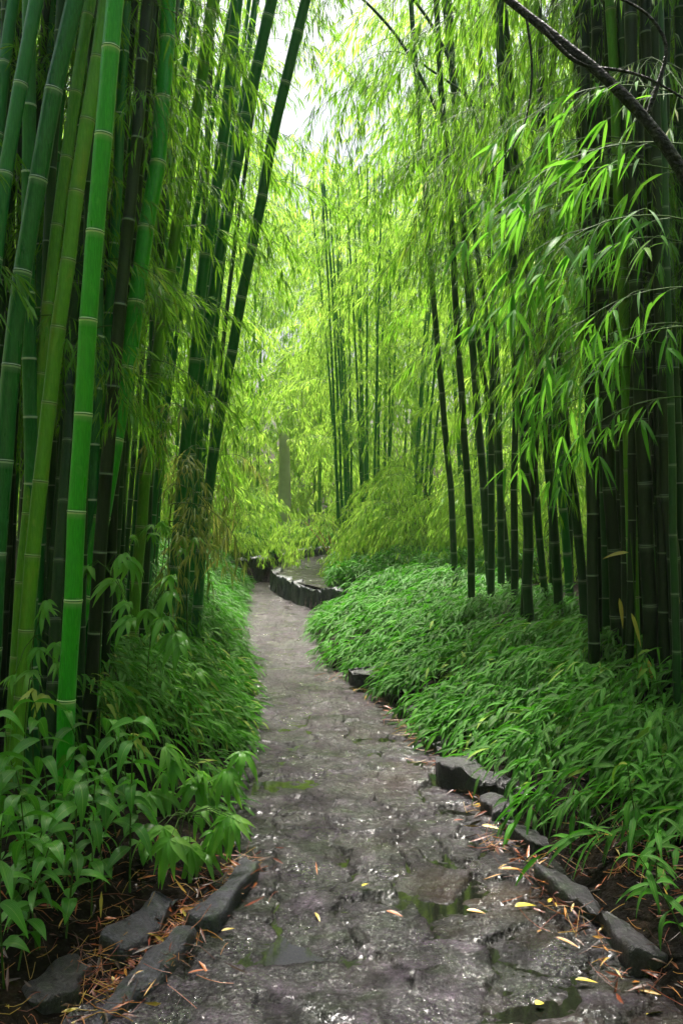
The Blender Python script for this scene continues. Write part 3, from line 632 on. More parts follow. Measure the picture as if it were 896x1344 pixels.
# the clump standing beyond the bend (photo x 400-600)
for i in range(30):
    x = rng.uniform(-.05, 1.3); y = rng.uniform(13.4, 16.5)
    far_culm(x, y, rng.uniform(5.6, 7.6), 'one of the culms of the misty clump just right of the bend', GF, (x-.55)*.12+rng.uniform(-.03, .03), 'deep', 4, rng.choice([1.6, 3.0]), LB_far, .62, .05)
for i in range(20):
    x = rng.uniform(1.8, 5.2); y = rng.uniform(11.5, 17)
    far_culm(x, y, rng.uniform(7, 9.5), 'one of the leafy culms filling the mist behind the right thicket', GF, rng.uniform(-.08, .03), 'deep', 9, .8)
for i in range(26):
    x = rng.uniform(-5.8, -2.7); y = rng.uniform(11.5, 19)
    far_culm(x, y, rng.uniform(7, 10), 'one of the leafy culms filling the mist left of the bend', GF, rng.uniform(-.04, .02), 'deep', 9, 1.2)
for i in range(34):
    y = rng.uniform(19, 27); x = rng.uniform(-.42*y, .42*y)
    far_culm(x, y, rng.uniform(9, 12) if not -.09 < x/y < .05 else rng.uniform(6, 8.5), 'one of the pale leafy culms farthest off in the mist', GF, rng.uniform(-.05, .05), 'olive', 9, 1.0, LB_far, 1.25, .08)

# far-off mass of foliage that closes the view all round
def Mx(loc, az, sc, tilt=0):
    m = Matrix.Translation(loc) @ Matrix.Rotation(az, 4, 'Z') @ Matrix.Rotation(tilt, 4, 'Y') @ Matrix.Diagonal((sc, sc, sc, 1)); return np.array(m)
mb = MB(); q = 0
while q < 3500:
    th = rng.uniform(0, 2*PI) if rng.random() < .6 else rng.uniform(.9, 2.24); rr_ = rng.uniform(23, 36) if math.sin(th) > .5 else (rng.uniform(7, 15) if math.sin(th) < -.1 else rng.uniform(9, 17))
    x = rr_*math.cos(th); y = rr_*math.sin(th)+(2 if rr_ < 20 else 0)
    if y > 0 and abs(x) < .42*y+.8 and y < 21: continue
    if y <= 0 and rr_ < 5: continue
    hmax = 13.5 if y > 20 else 9
    if y > 20: hmax = 11.5 + 7.5*min(1, max(0, abs(x+.1)-1.3)/.9)
    if y < 0: hmax = 10  # unseen leaves behind the camera, added taller and closer to block sky fill
    z = rng.uniform(.3, hmax)
    mb.paste(rng.choice(LB_mass)[1], Mx((x, y, z+gz(x, y)), rng.uniform(-PI, PI), rng.uniform(1.1, 1.9), rng.uniform(-.4, .2)), rng.uniform(-.25, .25)); q += 1
tag(link('distant_bamboo_foliage', mb.mesh('distant_bamboo_foliage', [M_twig, M_far])), 'far-off mass of pale green bamboo leaves fading in the mist, and unseen leaves behind the camera added for shade', 'foliage', kind='stuff')

# ------------------------------------------------------------------ ground cover
def cover(side, ylo, yhi, dens, dwid, seed, hfun, leafL, leafW, name, label):
    rg = np.random.RandomState(seed); mb = MB(); P = []; D = []; L = []; va = []; dr_ = []
    n = int(dens*(yhi-ylo)*dwid)
    ys = ylo+(yhi-ylo)*rg.rand(n); dd = rg.rand(n)**1.15*dwid - .03
    for y, d in zip(ys, dd):
        e = float(xr(y)) if side > 0 else float(xl(y)); l = rg.uniform(.16, .34)*(.7+leafL*2.2); x = e+side*(d+.03+l*(.85 if side < 0 else .75))
        if terrace_d(np.array(x), np.array(y)) > 0 and side > 0 and x < -.1: continue
        if side > 0 and y > 11.2 and d < .3: continue
        if fbm(x*2.6, y*2.6, 2, seed) < .30 and rg.rand() < .8: continue
        hh = hfun(d, y)*(.15+1.7*float(fbm(x*1.6, y*1.6, 3, seed+3)))
        if hh < .04: continue
        g = gz(x, y)
        # an arching stem that leans towards the path
        dirx = -side*rg.uniform(.35, 1.0); diry = rg.normal()*.55-.25
        dv = np.array([dirx, diry, 0]); dv /= np.linalg.norm(dv)
        t = np.linspace(0, 1, 5)[:, None]
        S0 = np.array([x, y, g+hh*rg.uniform(.35, 1.0)]); A = S0+dv*l*t+np.array([0, 0, 1])*(l*(.45*t-.75*t*t))
        if rg.rand() < .25: tube(mb, np.vstack([[x-dv[0]*.03, y, g], S0, A[1:]]), np.linspace(.002, .0008, 6), 3, 0, .5)
        vb = np.clip(rg.normal(.5, .2)+.2*(float(vnoise(x*.8, y*.8, 77))-.5), 0, 1)
        k = rg.randint(5, 9)
        for i in range(k):
            f = (i+.6)/k; p_ = S0+(A[-1]-S0)*f; p_[2] = np.interp(f, t[:, 0], A[:, 2])
            sd = np.array([-dv[1], dv[0], 0])*(1 if i % 2 else -1)
            P.append(p_); D.append(dv*.9+sd*rg.uniform(.1, .8)+np.array([0, 0, rg.uniform(-.7, .25)])+rg.normal(size=3)*.12); L.append(leafL*rg.uniform(.6, 1.25)); va.append(np.clip(vb+rg.normal()*.15, 0, 1))
    n = len(P); L = np.array(L)
    leaves(mb, P, D, L, leafW*rg.uniform(.7, 1.2, n), roll=rg.normal(size=n)*.5, droop=rg.uniform(.15, .75, n), nseg=4, var=np.array(va))
    o = link(name, mb.mesh(name, [M_twig, M_cover])); tag(o, label, 'ground cover', None, 'stuff'); return n
hr = lambda d, y: .08+.20*min(1, d/.5)
hl = lambda d, y: .09+.30*min(1, d/.4)
cover(1, 3.35, 7.5, 300, 1.6, 31, hr, .15, .022, 'ground_cover', 'glossy arching dwarf bamboo leaves spilling over the right-hand kerb')
cover(1, 7.5, 12.5, 250, 2.2, 32, hr, .145, .021, 'ground_cover', 'mounded bright leaves on the right bank beneath the slim culms')
cover(-1, 4.0, 7.5, 360, .85, 33, hl, .14, .020, 'ground_cover', 'feathery leaves spilling from the left bank onto the path')
cover(-1, 7.5, 15.3, 260, 1.2, 34, lambda d, y: .12+.5*min(1, d/.6), .15, .016, 'ground_cover', 'soft hazy leaves along the left edge where the path narrows')
def far_cover(x0, x1, y0, y1, n, seed, hmin, hmax, label):
    rg = np.random.RandomState(seed); mb = MB(); n *= 7
    x = rg.uniform(x0, x1, n); y = rg.uniform(y0, y1, n)
    x = x; z = G(x, y)+rg.uniform(hmin, 1, n)*hmax*(.4+fbm(x*1.3, y*1.3, 3, seed))
    D = rg.normal(size=(n, 3)); D[:, 2] = rg.uniform(-.6, .3, n)
    leaves(mb, np.stack([x, y, z], 1), D, rg.uniform(.12, .22, n), .026, roll=rg.normal(size=n)*.5, droop=rg.uniform(.2, .6, n), nseg=3)
    tag(link('ground_cover', mb.mesh('ground_cover', [M_twig, M_cover])), label, 'ground cover', None, 'stuff')
far_cover(-3.6, -1.2, 16.2, 19.5, 2600, 41, 0, .75, 'hazy leaves heaped above the far left wall')
far_cover(-1.1, 2.2, 18.7, 21, 2000, 42, 0, .6, 'hazy leaves behind the raised path')
far_cover(-.15, 2.6, 11.6, 14, 1800, 43, 0, .42, 'soft leaves at the foot of the misty clump')

# ------------------------------------------------------------------ palmate dwarf-bamboo shrubs
def fan(rng, nl=7, L=.17, W=.034, nseg=7, droop=.55, mat=1, spread=2.6, var0=.5):
    mb = MB(); a = np.linspace(-spread/2, spread/2, nl)+rng.normal(size=nl)*.12
    D = np.stack([np.cos(a), np.sin(a), rng.uniform(-.35, .25, nl)], 1)
    Ls = L*(1-.35*np.abs(a)/(spread/2))*rng.uniform(.85, 1.1, nl)
    leaves(mb, np.zeros((nl, 3)), D, Ls, W*rng.uniform(.85, 1.1, nl)*(Ls/L)**.4, roll=rng.normal(size=nl)*.3, droop=droop*rng.uniform(.6, 1.2, nl), nseg=nseg, var=np.clip(var0+rng.normal(size=nl)*.14, 0, 1), mat=mat)
    return mb
FAN = [fan(np.random.RandomState(700+i)).mesh('leaf_fan', [M_twig, M_young]) for i in range(5)]
FANY = [fan(np.random.RandomState(720+i), 5, var0=.95, mat=0).mesh('leaf_fan', [leaf_mat('lime_leaf', [(0, (.25, .4, .04)), (1, (.5, .52, .08))], .4, (.6, .6, .08), .3)]) for i in range(2)]
def shrub(stem_pts, fans, label, group, name='bamboo_shrub', r=.004, fanlib=FAN, M=None):
    """stem world points; fans = list of (position, azimuth, tilt, scale)"""
    S = np.array(stem_pts, float); base = S[0]
    root = bpy.data.objects.new(name, None); col.objects.link(root); root.location = tuple(base); tag(root, label, 'plant', group)
    mb = MB(); tube(mb, resample(S-base, 10), np.linspace(r, r*.5, 10), 6)
    for p_, az, tl, sc in fans:
        i = np.argmin([np.linalg.norm(np.array(q)-np.array(p_)) for q in S]); a = S[i]-base; b = np.array(p_)-base
        mid = (a+b)/2+np.array([0, 0, .03]); 
        if np.linalg.norm(a-b) > .01: tube(mb, [a, mid, b], [r*.6, r*.5, r*.35], 5)
    link('stem', mb.mesh('stem', [M or M_twig]), root)
    for p_, az, tl, sc in fans: link('leaf_fan', R.choice(fanlib), root, tuple(np.array(p_)-base), (R.uniform(-.3, .3), tl, az), sc)
    return root
SG = 'palmate dwarf bamboo shrubs in the left bank'
def fshrub(fpix, Y, label, sc=1.0, fanlib=FAN, rnd=0.12, extra=2, spread=.1):
    pts = [at(a, b, Y+R.uniform(-rnd, rnd)) for a, b in fpix]
    c = np.mean(pts, axis=0); gx_ = c[0]-.12; base = np.array([gx_, Y+.15, gz(gx_, Y+.15)])
    S = [base, base*.5+c*.5+np.array([-.05, .05, .1]), c+np.array([-.06, .06, .04])]
    fans = []
    for p_ in pts:
        for e in range(extra):
            fans.append((p_+np.array([R.gauss(0, spread*.5), R.gauss(0, spread*.5), R.gauss(0, spread*.4)])*(e > 0), R.uniform(-2.6, -.3) if e == 0 else R.uniform(-PI, .2), R.uniform(.1, .7), sc*R.uniform(.8, 1.15)))
    return shrub(S, fans, label, SG, fanlib=fanlib)
fshrub([(120, 745), (170, 735), (150, 760), (168, 790)], 4.2, 'palmate shrub with upright bright fans right against the brightest culm', 1.0)
fshrub([(195, 800), (225, 775), (230, 830), (215, 810)], 4.4, 'palmate shrub with the widest drooping fans, mid height beside the thicket edge', 1.1)
fshrub([(45, 905), (60, 912)], 3.5, 'lone lime green fan of leaves in front of the two olive culms', .72, FANY, extra=1)
fshrub([(172, 965)], 3.7, 'single five fingered lime leaf fan over the dark hollow', .62, FANY, extra=1)
fshrub([(60, 800), (40, 880), (52, 850), (75, 870)], 4.0, 'shaded palmate shrub low between the olive and the brightest culm', .75)
fshrub([(230, 1000), (260, 1030), (300, 1010), (215, 1040)], 3.9, 'big palmate shrub spilling right towards the path above the broadleaf plants', 1.15, extra=3)
fshrub([(215, 1085), (250, 1110), (280, 1090), (305, 1070)], 3.45, 'palmate shrub with drooping hand shaped leaves above the rusty straw', .9, extra=3)
fshrub([(230, 900), (200, 880), (250, 870)], 5.0, 'palmate shrub in the shade at the inner edge of the left bank', .8)
fshrub([(200, 700), (240, 720), (215, 690)], 6.0, 'faint palmate shrub hanging at the thicket edge below yellowed leaves', .7, extra=3)
# small yellowed leafy shoots hanging at the edge of the left thicket
FY = lib(3, 800, [M_twig, leaf_mat('golden_green_leaf', [(0, (.1, .22, .03)), (.6, (.3, .36, .06)), (1, (.5, .42, .12))], .45, (.5, .5, .1), .35)], 'leafy_branch', Lb=.5, ntw=8, leafL=.14, leafW=.013, per=3, tuft=5, nseg=4)
for (px, py, Y_, lab, nn) in [(238, 590, 6.2, 'thin shoot with golden tinged leaves hanging beside the left culms', 4), (262, 640, 6.4, 'thin shoot with withered golden leaves nearest the leaning dark culm', 5), (225, 720, 6.0, 'low thin shoot with narrow fresh leaves below the golden tinged ones', 4), (286, 640, 8.5, 'thin golden shoot fringing the end of the left thicket', 5)]:
    p_ = at(px, py, Y_); b = np.array([p_[0]-.1, Y_+.1, gz(p_[0]-.1, Y_+.1)])
    root = bpy.data.objects.new('bamboo_shoot', None); col.objects.link(root); root.location = tuple(b); tag(root, lab, 'plant', 'slender leafy shoots at the left thicket edge')
    mb = MB(); S = resample([(0, 0, -.05), (-.02, 0, (p_-b)[2]*.6), tuple(p_-b+np.array([0, 0, .3]))], 12); tube(mb, S, np.linspace(.006, .002, 12), 6); link('stem', mb.mesh('stem', [M_twig]), root)
    for k in range(nn): branch(root, FY, S[11-k], R.uniform(-2.2, .6), R.uniform(.7, 1.1), R.uniform(-.1, .5))

# near leafy culms against the right margin (big leaves hang into view)
NR = 'large leaved near culms at the right margin'
def near_culm(x, y, H, lean, specs, lab):
    z = gz(x, y); P_ = [(x+lean*h, y, z+h) for h in (H*.3, H*.6, H)]
    return culm((x, y, z), P_, .045, .025, 'dark', lab, NR, sides=12, inter=.33, sprays=[(LB_big, *s) for s in specs])
near_culm(1.42, 3.3, 4.2, -.02, [(2.95, PI+.1, 1.0, -.1), (2.75, PI-.3, 1.1, 0), (2.5, PI+.3, 1.1, .1), (2.3, PI-.1, .9, .2), (2.1, PI+.2, .9, .25)], 'culm just past the right margin whose large pale leaves reach furthest in')
near_culm(1.66, 3.9, 4.5, -.02, [(2.9, PI, 1.1, -.1), (2.55, PI+.4, 1.0, 0), (2.2, PI-.2, 1.0, .1), (1.95, PI+.1, 1.0, .2)], 'second culm past the right margin, its large leaves hanging lower')
near_culm(1.75, 4.6, 4.8, -.03, [(2.9, PI+.2, 1.1, -.2), (2.6, PI-.2, 1.2, -.1), (2.3, PI+.1, 1.1, .1), (2.0, PI-.3, 1.1, .1), (3.3, PI+.1, 1.2, 0)], 'third culm near the right margin behind the dark slanting trunk')
near_culm(1.95, 5.2, 5.2, -.03, [(3.4, PI+.2, 1.2, 0), (3.0, PI+.4, 1.1, 0), (2.6, PI-.1, 1.1, 0), (2.2, PI, 1.1, .1)], 'leafy culm in the upper right with leaves falling in front of the dark stems')

# ------------------------------------------------------------------ dark slanting tree at the upper right
root = bpy.data.objects.new('slanting_tree', None); col.objects.link(root); b = np.array([2.15, 3.1, gz(2.15, 3.1)]); root.location = tuple(b)
tag(root, 'black wet tree trunk slanting down across the upper right corner', 'tree')
tp = [b+np.array([0, 0, -.1]), np.array([1.9, 3.1, 1.4]), at(1010, 420, 3.15), at(940, 310, 3.2), at(896, 222, 3.2), at(850, 150, 3.2), at(790, 95, 3.25), at(730, 50, 3.3), at(670, 5, 3.35), at(600, -60, 3.5), at(540, -160, 3.6)]
S = resample(np.array(tp)-b, 70); mb = MB(); rad = np.interp(np.linspace(0, 1, 70), [0, .35, .55, .8, 1], [.07, .042, .025, .016, .009])*(1+.12*np.sin(np.arange(70)*1.9)*np.random.RandomState(3).rand(70)); tube(mb, S, rad, 14); link('trunk', mb.mesh('trunk', [M_bark]), root)
for tp, r0 in [([(712, 38), (760, 92), (800, 88), (850, 100), (905, 135)], .009), ([(850, 148), (880, 60), (850, 15), (800, -8)], .010), ([(690, 20), (700, 90), (690, 170), (640, 230)], .005)]:
    A = resample([at(a, c_, 3.25)-b for a, c_ in tp], 16); mb = MB(); tube(mb, A, np.linspace(r0, r0*.4, 16), 8); link('limb', mb.mesh('limb', [M_bark]), root)

# bare dark twigs against the sky gap
root = bpy.data.objects.new('bare_branch', None); col.objects.link(root); b = at(640, 180, 7.9); root.location = tuple(b); 
bpy.data.objects.remove(root)

# pale trunk far off and reddish stems at the bend
root = bpy.data.objects.new('pale_tree', None); col.objects.link(root); b = np.array([at(371, 680, 17.6)[0], 17.6, gz(-1.2, 17.6)]); root.location = tuple(b); tag(root, 'pale upright trunk glimpsed at the far end above the bend', 'tree')
mb = MB(); zt = np.linspace(-.2, 2.6, 24); tube(mb, np.stack([.04*np.sin(zt), zt*0, zt], 1), .15-.02*zt, 14); link('trunk', mb.mesh('trunk', [M_pale]), root)
for k in range(10): link('leafy_branch', R.choice(LB_far)[0], root, (0, 0, 2.05+k*.05), (0, R.uniform(-.3, .2), R.uniform(-PI, PI)), 1.2)
root = bpy.data.objects.new('red_stemmed_shrub', None); col.objects.link(root); bx, by = at(440, 760, 14)[0], 14.0; b = np.array([bx, by, TER]); root.location = tuple(b)
tag(root, 'shrub with reddish orange bare stems beside the raised path', 'shrub')
for (ax_, az_) in [(400, 685), (415, 690), (425, 680), (437, 678), (430, 700), (450, 690)]:
    e = at(ax_, az_, 14)-b; A = resample([(0, 0, -.05), tuple(e*np.array([.3, 1, .5])), tuple(e)], 10); mb = MB(); tube(mb, A, np.linspace(.016, .007, 10), 6); link('stem', mb.mesh('stem', [M_red]), root)
    branch(root, LB_far, A[-1], R.uniform(-PI, PI), .5, -.2); branch(root, LB_far, A[7], R.uniform(-PI, PI), .5, -.2)
# fountain-like leafy shrubs under the misty clump
fr_ = random.Random(9)
FS = [((525, 735), 13.8, 'arching golden green bamboo shrub just right of the raised path'), ((540, 745), 12.9, 'arching bamboo shrub left of the first slim dark culm'), ((580, 740), 13.4, 'arching bamboo shrub directly behind the first slim dark culm'), ((640, 740), 12.4, 'arching bamboo shrub seen between the slim culms'), ((318, 725), 18.5, 'drooping pale shrub above the far left wall'), ((290, 730), 15.2, 'drooping shrub close behind the end of the left thicket'), ((700, 745), 12.0, 'arching bamboo shrub behind the crossed culms')]
for (px, py), Y_, lab in FS:
    x = at(px, py, Y_)[0]; b = np.array([x, Y_, gz(x, Y_)]); root = bpy.data.objects.new('arching_shrub', None); col.objects.link(root); root.location = tuple(b); tag(root, lab, 'shrub', 'arching leafy shrubs round the bend')
    for k in range(7):
        a = fr_.uniform(-PI, PI); h = fr_.uniform(.6, 1.5); A = resample([(0, 0, -.05), (math.cos(a)*.12, math.sin(a)*.12, h*.6), (math.cos(a)*.4, math.sin(a)*.4, h)], 10)
        mb = MB(); tube(mb, A, np.linspace(.011, .004, 10), 6); link('stem', mb.mesh('stem', [M_twig]), root)
        for j in (4, 6, 8, 9): branch(root, LB_far, A[j], a+fr_.uniform(-1.2, 1.2), fr_.uniform(.45, .75), fr_.uniform(-.35, .1))

# ------------------------------------------------------------------ broadleaf plants, lower left and right
def bplant(rng, H=.35, n=6, L=.13, W=.042):
    mb = MB(); lx, ly = rng.uniform(-.1, .1, 2); A = resample([(0, 0, -.03), (lx*.4, ly*.4, H*.5), (lx, ly, H)], 8); tube(mb, A, np.linspace(.0035, .0018, 8), 5)
    P = []; D = []; Ls = []; a = rng.uniform(0, 6)
    for k in range(n):
        f = .3+.7*k/(n-1); p_ = np.array([np.interp(f*7, range(8), A[:, i]) for i in range(3)])
        for s in (0, PI): P.append(p_); D.append([math.cos(a+s), math.sin(a+s), rng.uniform(-.1, .45)]); Ls.append(L*rng.uniform(.7, 1.15))
        a += 1.35+rng.normal()*.2
    nn = len(P); leaves(mb, P, D, np.array(Ls), W*rng.uniform(.8, 1.15, nn), roll=rng.normal(size=nn)*.35, droop=rng.uniform(.35, .9, nn), nseg=8, var=np.clip(rng.normal(.5, .22, nn), 0, 1), shape=.75)
    return mb
BP = []
for i in range(6):
    mb = bplant(np.random.RandomState(900+i), .26+.05*i, 5+i % 3); v, f, m_, va, lc = mb.cat()
    s_ = MB(); k = m_ == 0; BP.append(mb.mesh('broadleaf_plant', [M_twig, M_broad]))
BG = 'broadleaf plants in the left bank'
bl = [((12, 1085), 3.5, 'broadleaf plant at the very left margin below the olive culms'), ((60, 1090), 3.55, 'broadleaf plant tucked left of the brightest culm foot'), ((75, 1150), 3.25, 'broadleaf plant directly in front of the brightest culm'),
      ((110, 1120), 3.4, 'broadleaf plant touching the brightest culm on its right'), ((155, 1110), 3.5, 'broadleaf plant between the brightest culm and the palmate shrubs'), ((30, 1160), 3.1, 'broadleaf plant leaning over the slab by the corner'),
      ((140, 1170), 3.15, 'broadleaf plant above the dry twigs'), ((15, 1230), 2.8, 'large leaved plant lowest on the left margin'), ((60, 1215), 2.95, 'broadleaf plant behind the dark corner slab'), ((195, 1140), 3.4, 'broadleaf plant behind the broad mossy slab'),
      ((95, 1185), 3.05, 'broadleaf plant with curled leaves in front of the dry twigs'), ((35, 1115), 3.35, 'broadleaf plant below the lime green fan'), ((130, 1075), 3.75, 'broadleaf plant shaded just behind the brightest culm'), ((180, 1080), 3.7, 'broadleaf plant half under the palmate shrub'),
      ((48, 1262), 2.75, 'broadleaf plant growing between the corner slab and the lower margin'), ((88, 1238), 2.85, 'broadleaf plant right beside the dark corner slab'),
      ((22, 1262), 2.65, 'broadleaf plant half out of frame above the corner sprig'), ((120, 1200), 3.0, 'broadleaf plant leaning over the dry twigs between both slabs'), ((170, 1165), 3.2, 'broadleaf plant touching the broad mossy slab'), ((4, 1300), 2.55, 'broadleaf sprig dangling in the lower left corner'), ((0, 1180), 3.0, 'broadleaf plant cut by the left margin halfway down the plants')]
for (px, py), Y_, lab in bl:
    q = at(px, py, Y_); o = link('broadleaf_plant', R.choice(BP), None, (q[0], Y_, gz(q[0], Y_)), (R.uniform(-.1, .15), R.uniform(0, .2), R.uniform(0, 6)), R.uniform(.9, 1.25)); tag(o, lab, 'plant', BG)
for (px, Y_, lab) in [(862, 2.95, 'narrow leaved plant by the kerb in the lower right corner'), (905, 2.75, 'narrow leaved plant cut by the lower right margin'), (838, 3.4, 'narrow leaved plant drooping over the long dark kerb'), (896, 3.5, 'narrow leaved plant in the dark soil at the right margin')]:
    x = at(px, 1200, Y_)[0]; rg = np.random.RandomState(px); mb = bplant(rg, .3, 6, .15, .024); o = link('leafy_plant', mb.mesh('leafy_plant', [M_twig, M_cover]), None, (x, Y_, gz(x, Y_)), (0, -.25, 0)); tag(o, lab, 'plant', 'narrow leaved plants in the right bank')

# hanging yellow leaves on the right stems
root = bpy.data.objects.new('yellow_leaf_sprig', None); col.objects.link(root); b = at(838, 780, 4.8); b[2] = gz(b[0], b[1]); root.location = tuple(b); tag(root, 'thin sprig with long hanging yellow leaves among the black culms', 'plant')
A = resample([(0, 0, -.05), tuple(at(834, 800, 4.8)-b), tuple(at(826, 700, 4.8)-b)], 12); mb = MB(); tube(mb, A, np.linspace(.005, .002, 12), 6); link('stem', mb.mesh('stem', [M_twig]), root)
for (px, py), d, l in [((812, 785), (.15, 0, -1), .15), ((828, 805), (.35, 0, -1), .17), ((824, 725), (-1, 0, -.05), .15), ((890, 780), (-.1, 0, -1), .2), ((845, 868), (-.4, -.2, -1), .13), ((850, 866), (.2, 0, -1), .13)]:
    mb = MB(); q = at(px, py, 4.75)-b; leaves(mb, [q], [d], [l], [.024], roll=np.array([.8]), droop=[.2], nseg=6, mat=0, var=np.array([R.random()])); link('yellow_leaf', mb.mesh('yellow_leaf', [M_yellow]), root)

# ------------------------------------------------------------------ litter and fallen leaves
def litter(pts, n, seed, label, spread=.12):
    rg = np.random.RandomState(seed); mb = MB(); pts = np.array(pts)
    for k in range(n):
        f = rg.rand()*(len(pts)-1); i = int(f); c_ = pts[i]*(1-f+i)+pts[min(i+1, len(pts)-1)]*(f-i)
        x, y = c_[:2]+rg.normal(size=2)*spread; z = max(gz(x, y), float(relief(np.array(x), np.array(y))) if xl(y) < x < xr(y) else -1)+rg.uniform(.004, .05)
        if rg.rand() < .45:
            a = rg.uniform(0, 6.3); l = rg.uniform(.04, .16); d = np.array([math.cos(a), math.sin(a), rg.normal()*.25]); s = np.linspace(-.5, .5, 4)[:, None]
            A = np.array([x, y, z])+d*l*s+np.array([0, 0, -.12])*l*s*s*4*rg.normal(); tube(mb, A, .0011, 3, 0, rg.uniform(.2, 1))
        else: leaves(mb, [[x, y, z]], [[*rg.normal(size=2), rg.normal()*.2]], [rg.uniform(.03, .1)], [rg.uniform(.004, .013)], roll=rg.normal(size=1)*.6, droop=rg.uniform(-.2, .4, 1), nseg=3, mat=0, var=np.array([1-rg.rand()**3*.9]))
    tag(link('leaf_litter', mb.mesh('leaf_litter', [M_dead])), label, 'leaf litter', None, 'stuff')
litter([gp(120, 1330, .03)[:2], gp(215, 1230, .05)[:2], gp(250, 1180, .06)[:2], gp(320, 1120, .06)[:2]], 420, 51, 'rusty straw and dead leaves heaped behind the left kerb stones', .05)
litter([gp(130, 1200, .1)[:2], gp(160, 1240, .1)[:2], gp(90, 1290, .1)[:2]], 130, 52, 'dry tangled twigs between the left slabs', .07)
litter([gp(30, 1330, .1)[:2], gp(60, 1240, .1)[:2], gp(150, 1150, .1)[:2], gp(230, 1120, .1)[:2]], 420, 55, 'dark matted leaf litter on the soil under the left plants', .2)
litter([gp(740, 1080, .1)[:2], gp(840, 1130, .1)[:2], gp(900, 1230, .1)[:2]], 420, 56, 'dark matted leaf litter on the soil behind the right kerb', .18)
litter([gp(640, 1100)[:2], gp(700, 1150)[:2], gp(780, 1230)[:2], gp(880, 1330)[:2]], 210, 53, 'brown and red leaf scraps along the right kerb', .06)
litter([gp(430, 880)[:2], gp(530, 950)[:2], gp(580, 1010)[:2], gp(640, 1070)[:2]], 260, 54, 'thin brown litter where the right leaves meet the path', .06)
def fallen(px, py, L, W, hue, ang, lab):
    q = gp(px, py); x, y = q[:2]; z = float(relief(np.array(x), np.array(y))) if xl(y) < x < xr(y) else gz(x, y)
    mb = MB(); leaves(mb, [[-L/2*math.cos(ang), -L/2*math.sin(ang), .006]], [[math.cos(ang), math.sin(ang), .05]], [L], [W], roll=np.array([R.gauss(0, .25)]), droop=[.1], nseg=7, mat=0, var=np.array([hue]))
    tag(link('fallen_leaf', mb.mesh('fallen_leaf', [M_dead]), None, (x, y, max(z, -.018)+.012)), lab, 'leaf', 'fallen leaves lying on and beside the path')
for a in [(160, 1318, .1, .025, 0, .6, 'long yellow fallen leaf on the lower left kerb'), (100, 1330, .08, .018, .1, .3, 'yellow fallen leaf left of the kerb near the corner'), (262, 1283, .07, .014, .6, .4, 'pinkish fallen leaf on the dark slabs right of the left kerb'),
          (690, 1194, .085, .035, 0, .2, 'broad yellow fallen leaf on the right side of the path'), (722, 1190, .05, .015, .05, 1.0, 'curled yellow leaf just right of the broad yellow one'), (625, 1200, .07, .02, .35, -.3, 'orange fallen leaf between the path middle and the broad yellow one'),
          (672, 1150, .1, .02, .38, .0, 'long orange fallen leaf near the leaves of the right kerb'), (645, 1092, .09, .02, .12, -.5, 'yellow leaf under the drooping right ground cover'), (518, 1205, .07, .018, .55, -.6, 'reddish fallen leaf in the middle of the path'),
          (480, 1173, .04, .02, 0, .8, 'small yellow leaf left of the reddish one'), (770, 1293, .07, .02, .1, -.2, 'yellowish leaf flat on the dark stone, lower right'), (708, 1318, .03, .025, 0, .3, 'tiny round yellow leaf low on the path'), (862, 1330, .07, .03, .03, .2, 'yellow leaf in the lower right corner litter'),
          (745, 1248, .09, .014, .4, -.8, 'thin orange leaf beside the long dark kerb'), (300, 1228, .05, .012, .15, .5, 'slim yellow leaf where the two left kerb stones meet'), (602, 1085, .05, .012, .7, .3, 'dark red leaf scrap on the wet stones near the angular block'), (850, 1285, .08, .02, .7, -.9, 'deep red leaf among the lower right scraps')]: fallen(*a)

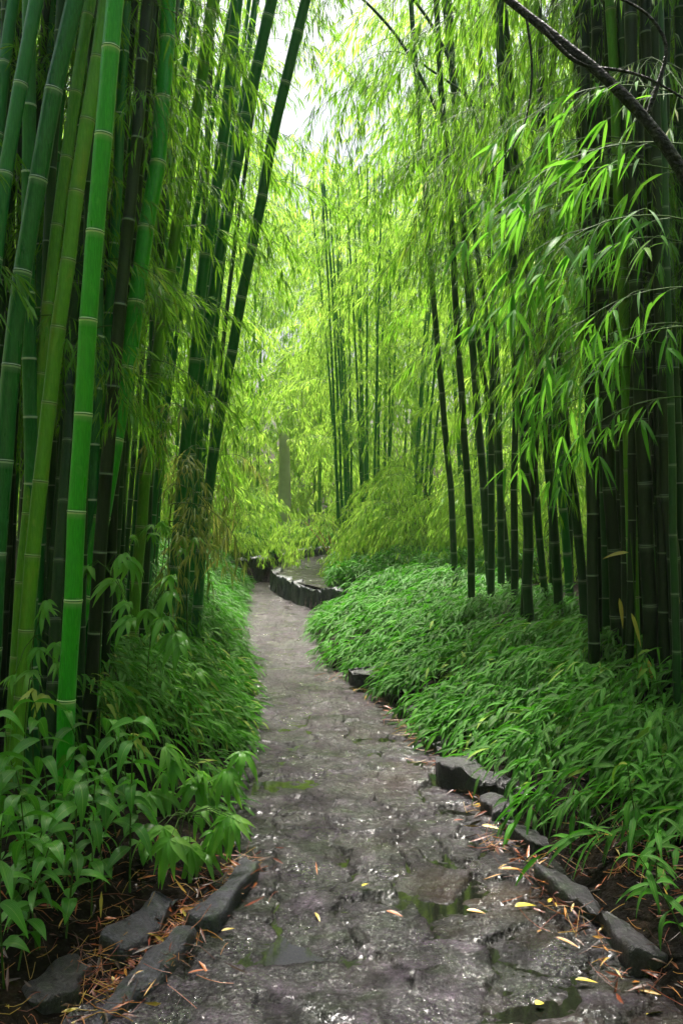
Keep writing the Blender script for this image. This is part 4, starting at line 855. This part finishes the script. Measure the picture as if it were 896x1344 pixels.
# ------------------------------------------------------------------ air, light, render settings
hb = MB(); x0, x1, y0, y1, z0, z1 = -64, 64, -29, 74, -1.5, 21.5
V = [(x0, y0, z0), (x1, y0, z0), (x1, y1, z0), (x0, y1, z0), (x0, y0, z1), (x1, y0, z1), (x1, y1, z1), (x0, y1, z1)]
hb.add(V, [(0, 3, 2, 1), (4, 5, 6, 7), (0, 1, 5, 4), (1, 2, 6, 5), (2, 3, 7, 6), (3, 0, 4, 7)])
m, nt, N, Lk = newmat('haze'); out = N('ShaderNodeOutputMaterial'); v = N('ShaderNodeVolumePrincipled'); v.inputs['Color'].default_value = (.93, .96, .9, 1)
v.inputs['Density'].default_value = .0008; v.inputs['Anisotropy'].default_value = 0; Lk(v.outputs[0], out.inputs['Volume'])
tag(link('haze', hb.mesh('haze', [m], False)), 'thin pale mist hanging in the whole grove', kind='stuff')

SUN_EL, SUN_AZ = r2(66), r2(-5)
w = bpy.data.worlds.new('World'); scene.world = w; w.use_nodes = True; nt = w.node_tree; bg = nt.nodes['Background']
sky = nt.nodes.new('ShaderNodeTexSky'); sky.sky_type = 'NISHITA'; sky.sun_disc = False; sky.sun_elevation = SUN_EL; sky.sun_rotation = SUN_AZ
sky.dust_density = 7; sky.ozone_density = 1; sky.air_density = 1
nt.links.new(sky.outputs[0], bg.inputs[0]); bg.inputs[1].default_value = .07
sl = bpy.data.lights.new('sun', 'SUN'); sl.energy = 5; sl.angle = r2(8); sl.color = (1, .96, .88)
so = bpy.data.objects.new('sun', sl); col.objects.link(so)
s = Vector((math.sin(SUN_AZ)*math.cos(SUN_EL), math.cos(SUN_AZ)*math.cos(SUN_EL), math.sin(SUN_EL))); so.rotation_euler = s.to_track_quat('Z', 'Y').to_euler()
so.location = (0, 0, 30)
vs = scene.view_settings; vs.view_transform = 'Standard'; vs.look = 'None'; vs.gamma = 1; vs.exposure = 1.6
c = scene.cycles; c.max_bounces = 8; c.diffuse_bounces = 5; c.glossy_bounces = 2; c.transmission_bounces = 6; c.transparent_max_bounces = 8; c.volume_bounces = 1
c.use_denoising = True; c.use_adaptive_sampling = True; c.adaptive_threshold = .025; c.caustics_reflective = False; c.caustics_refractive = False; c.sample_clamp_indirect = 6
print('branches', n_br[0], 'objects', len(bpy.data.objects))
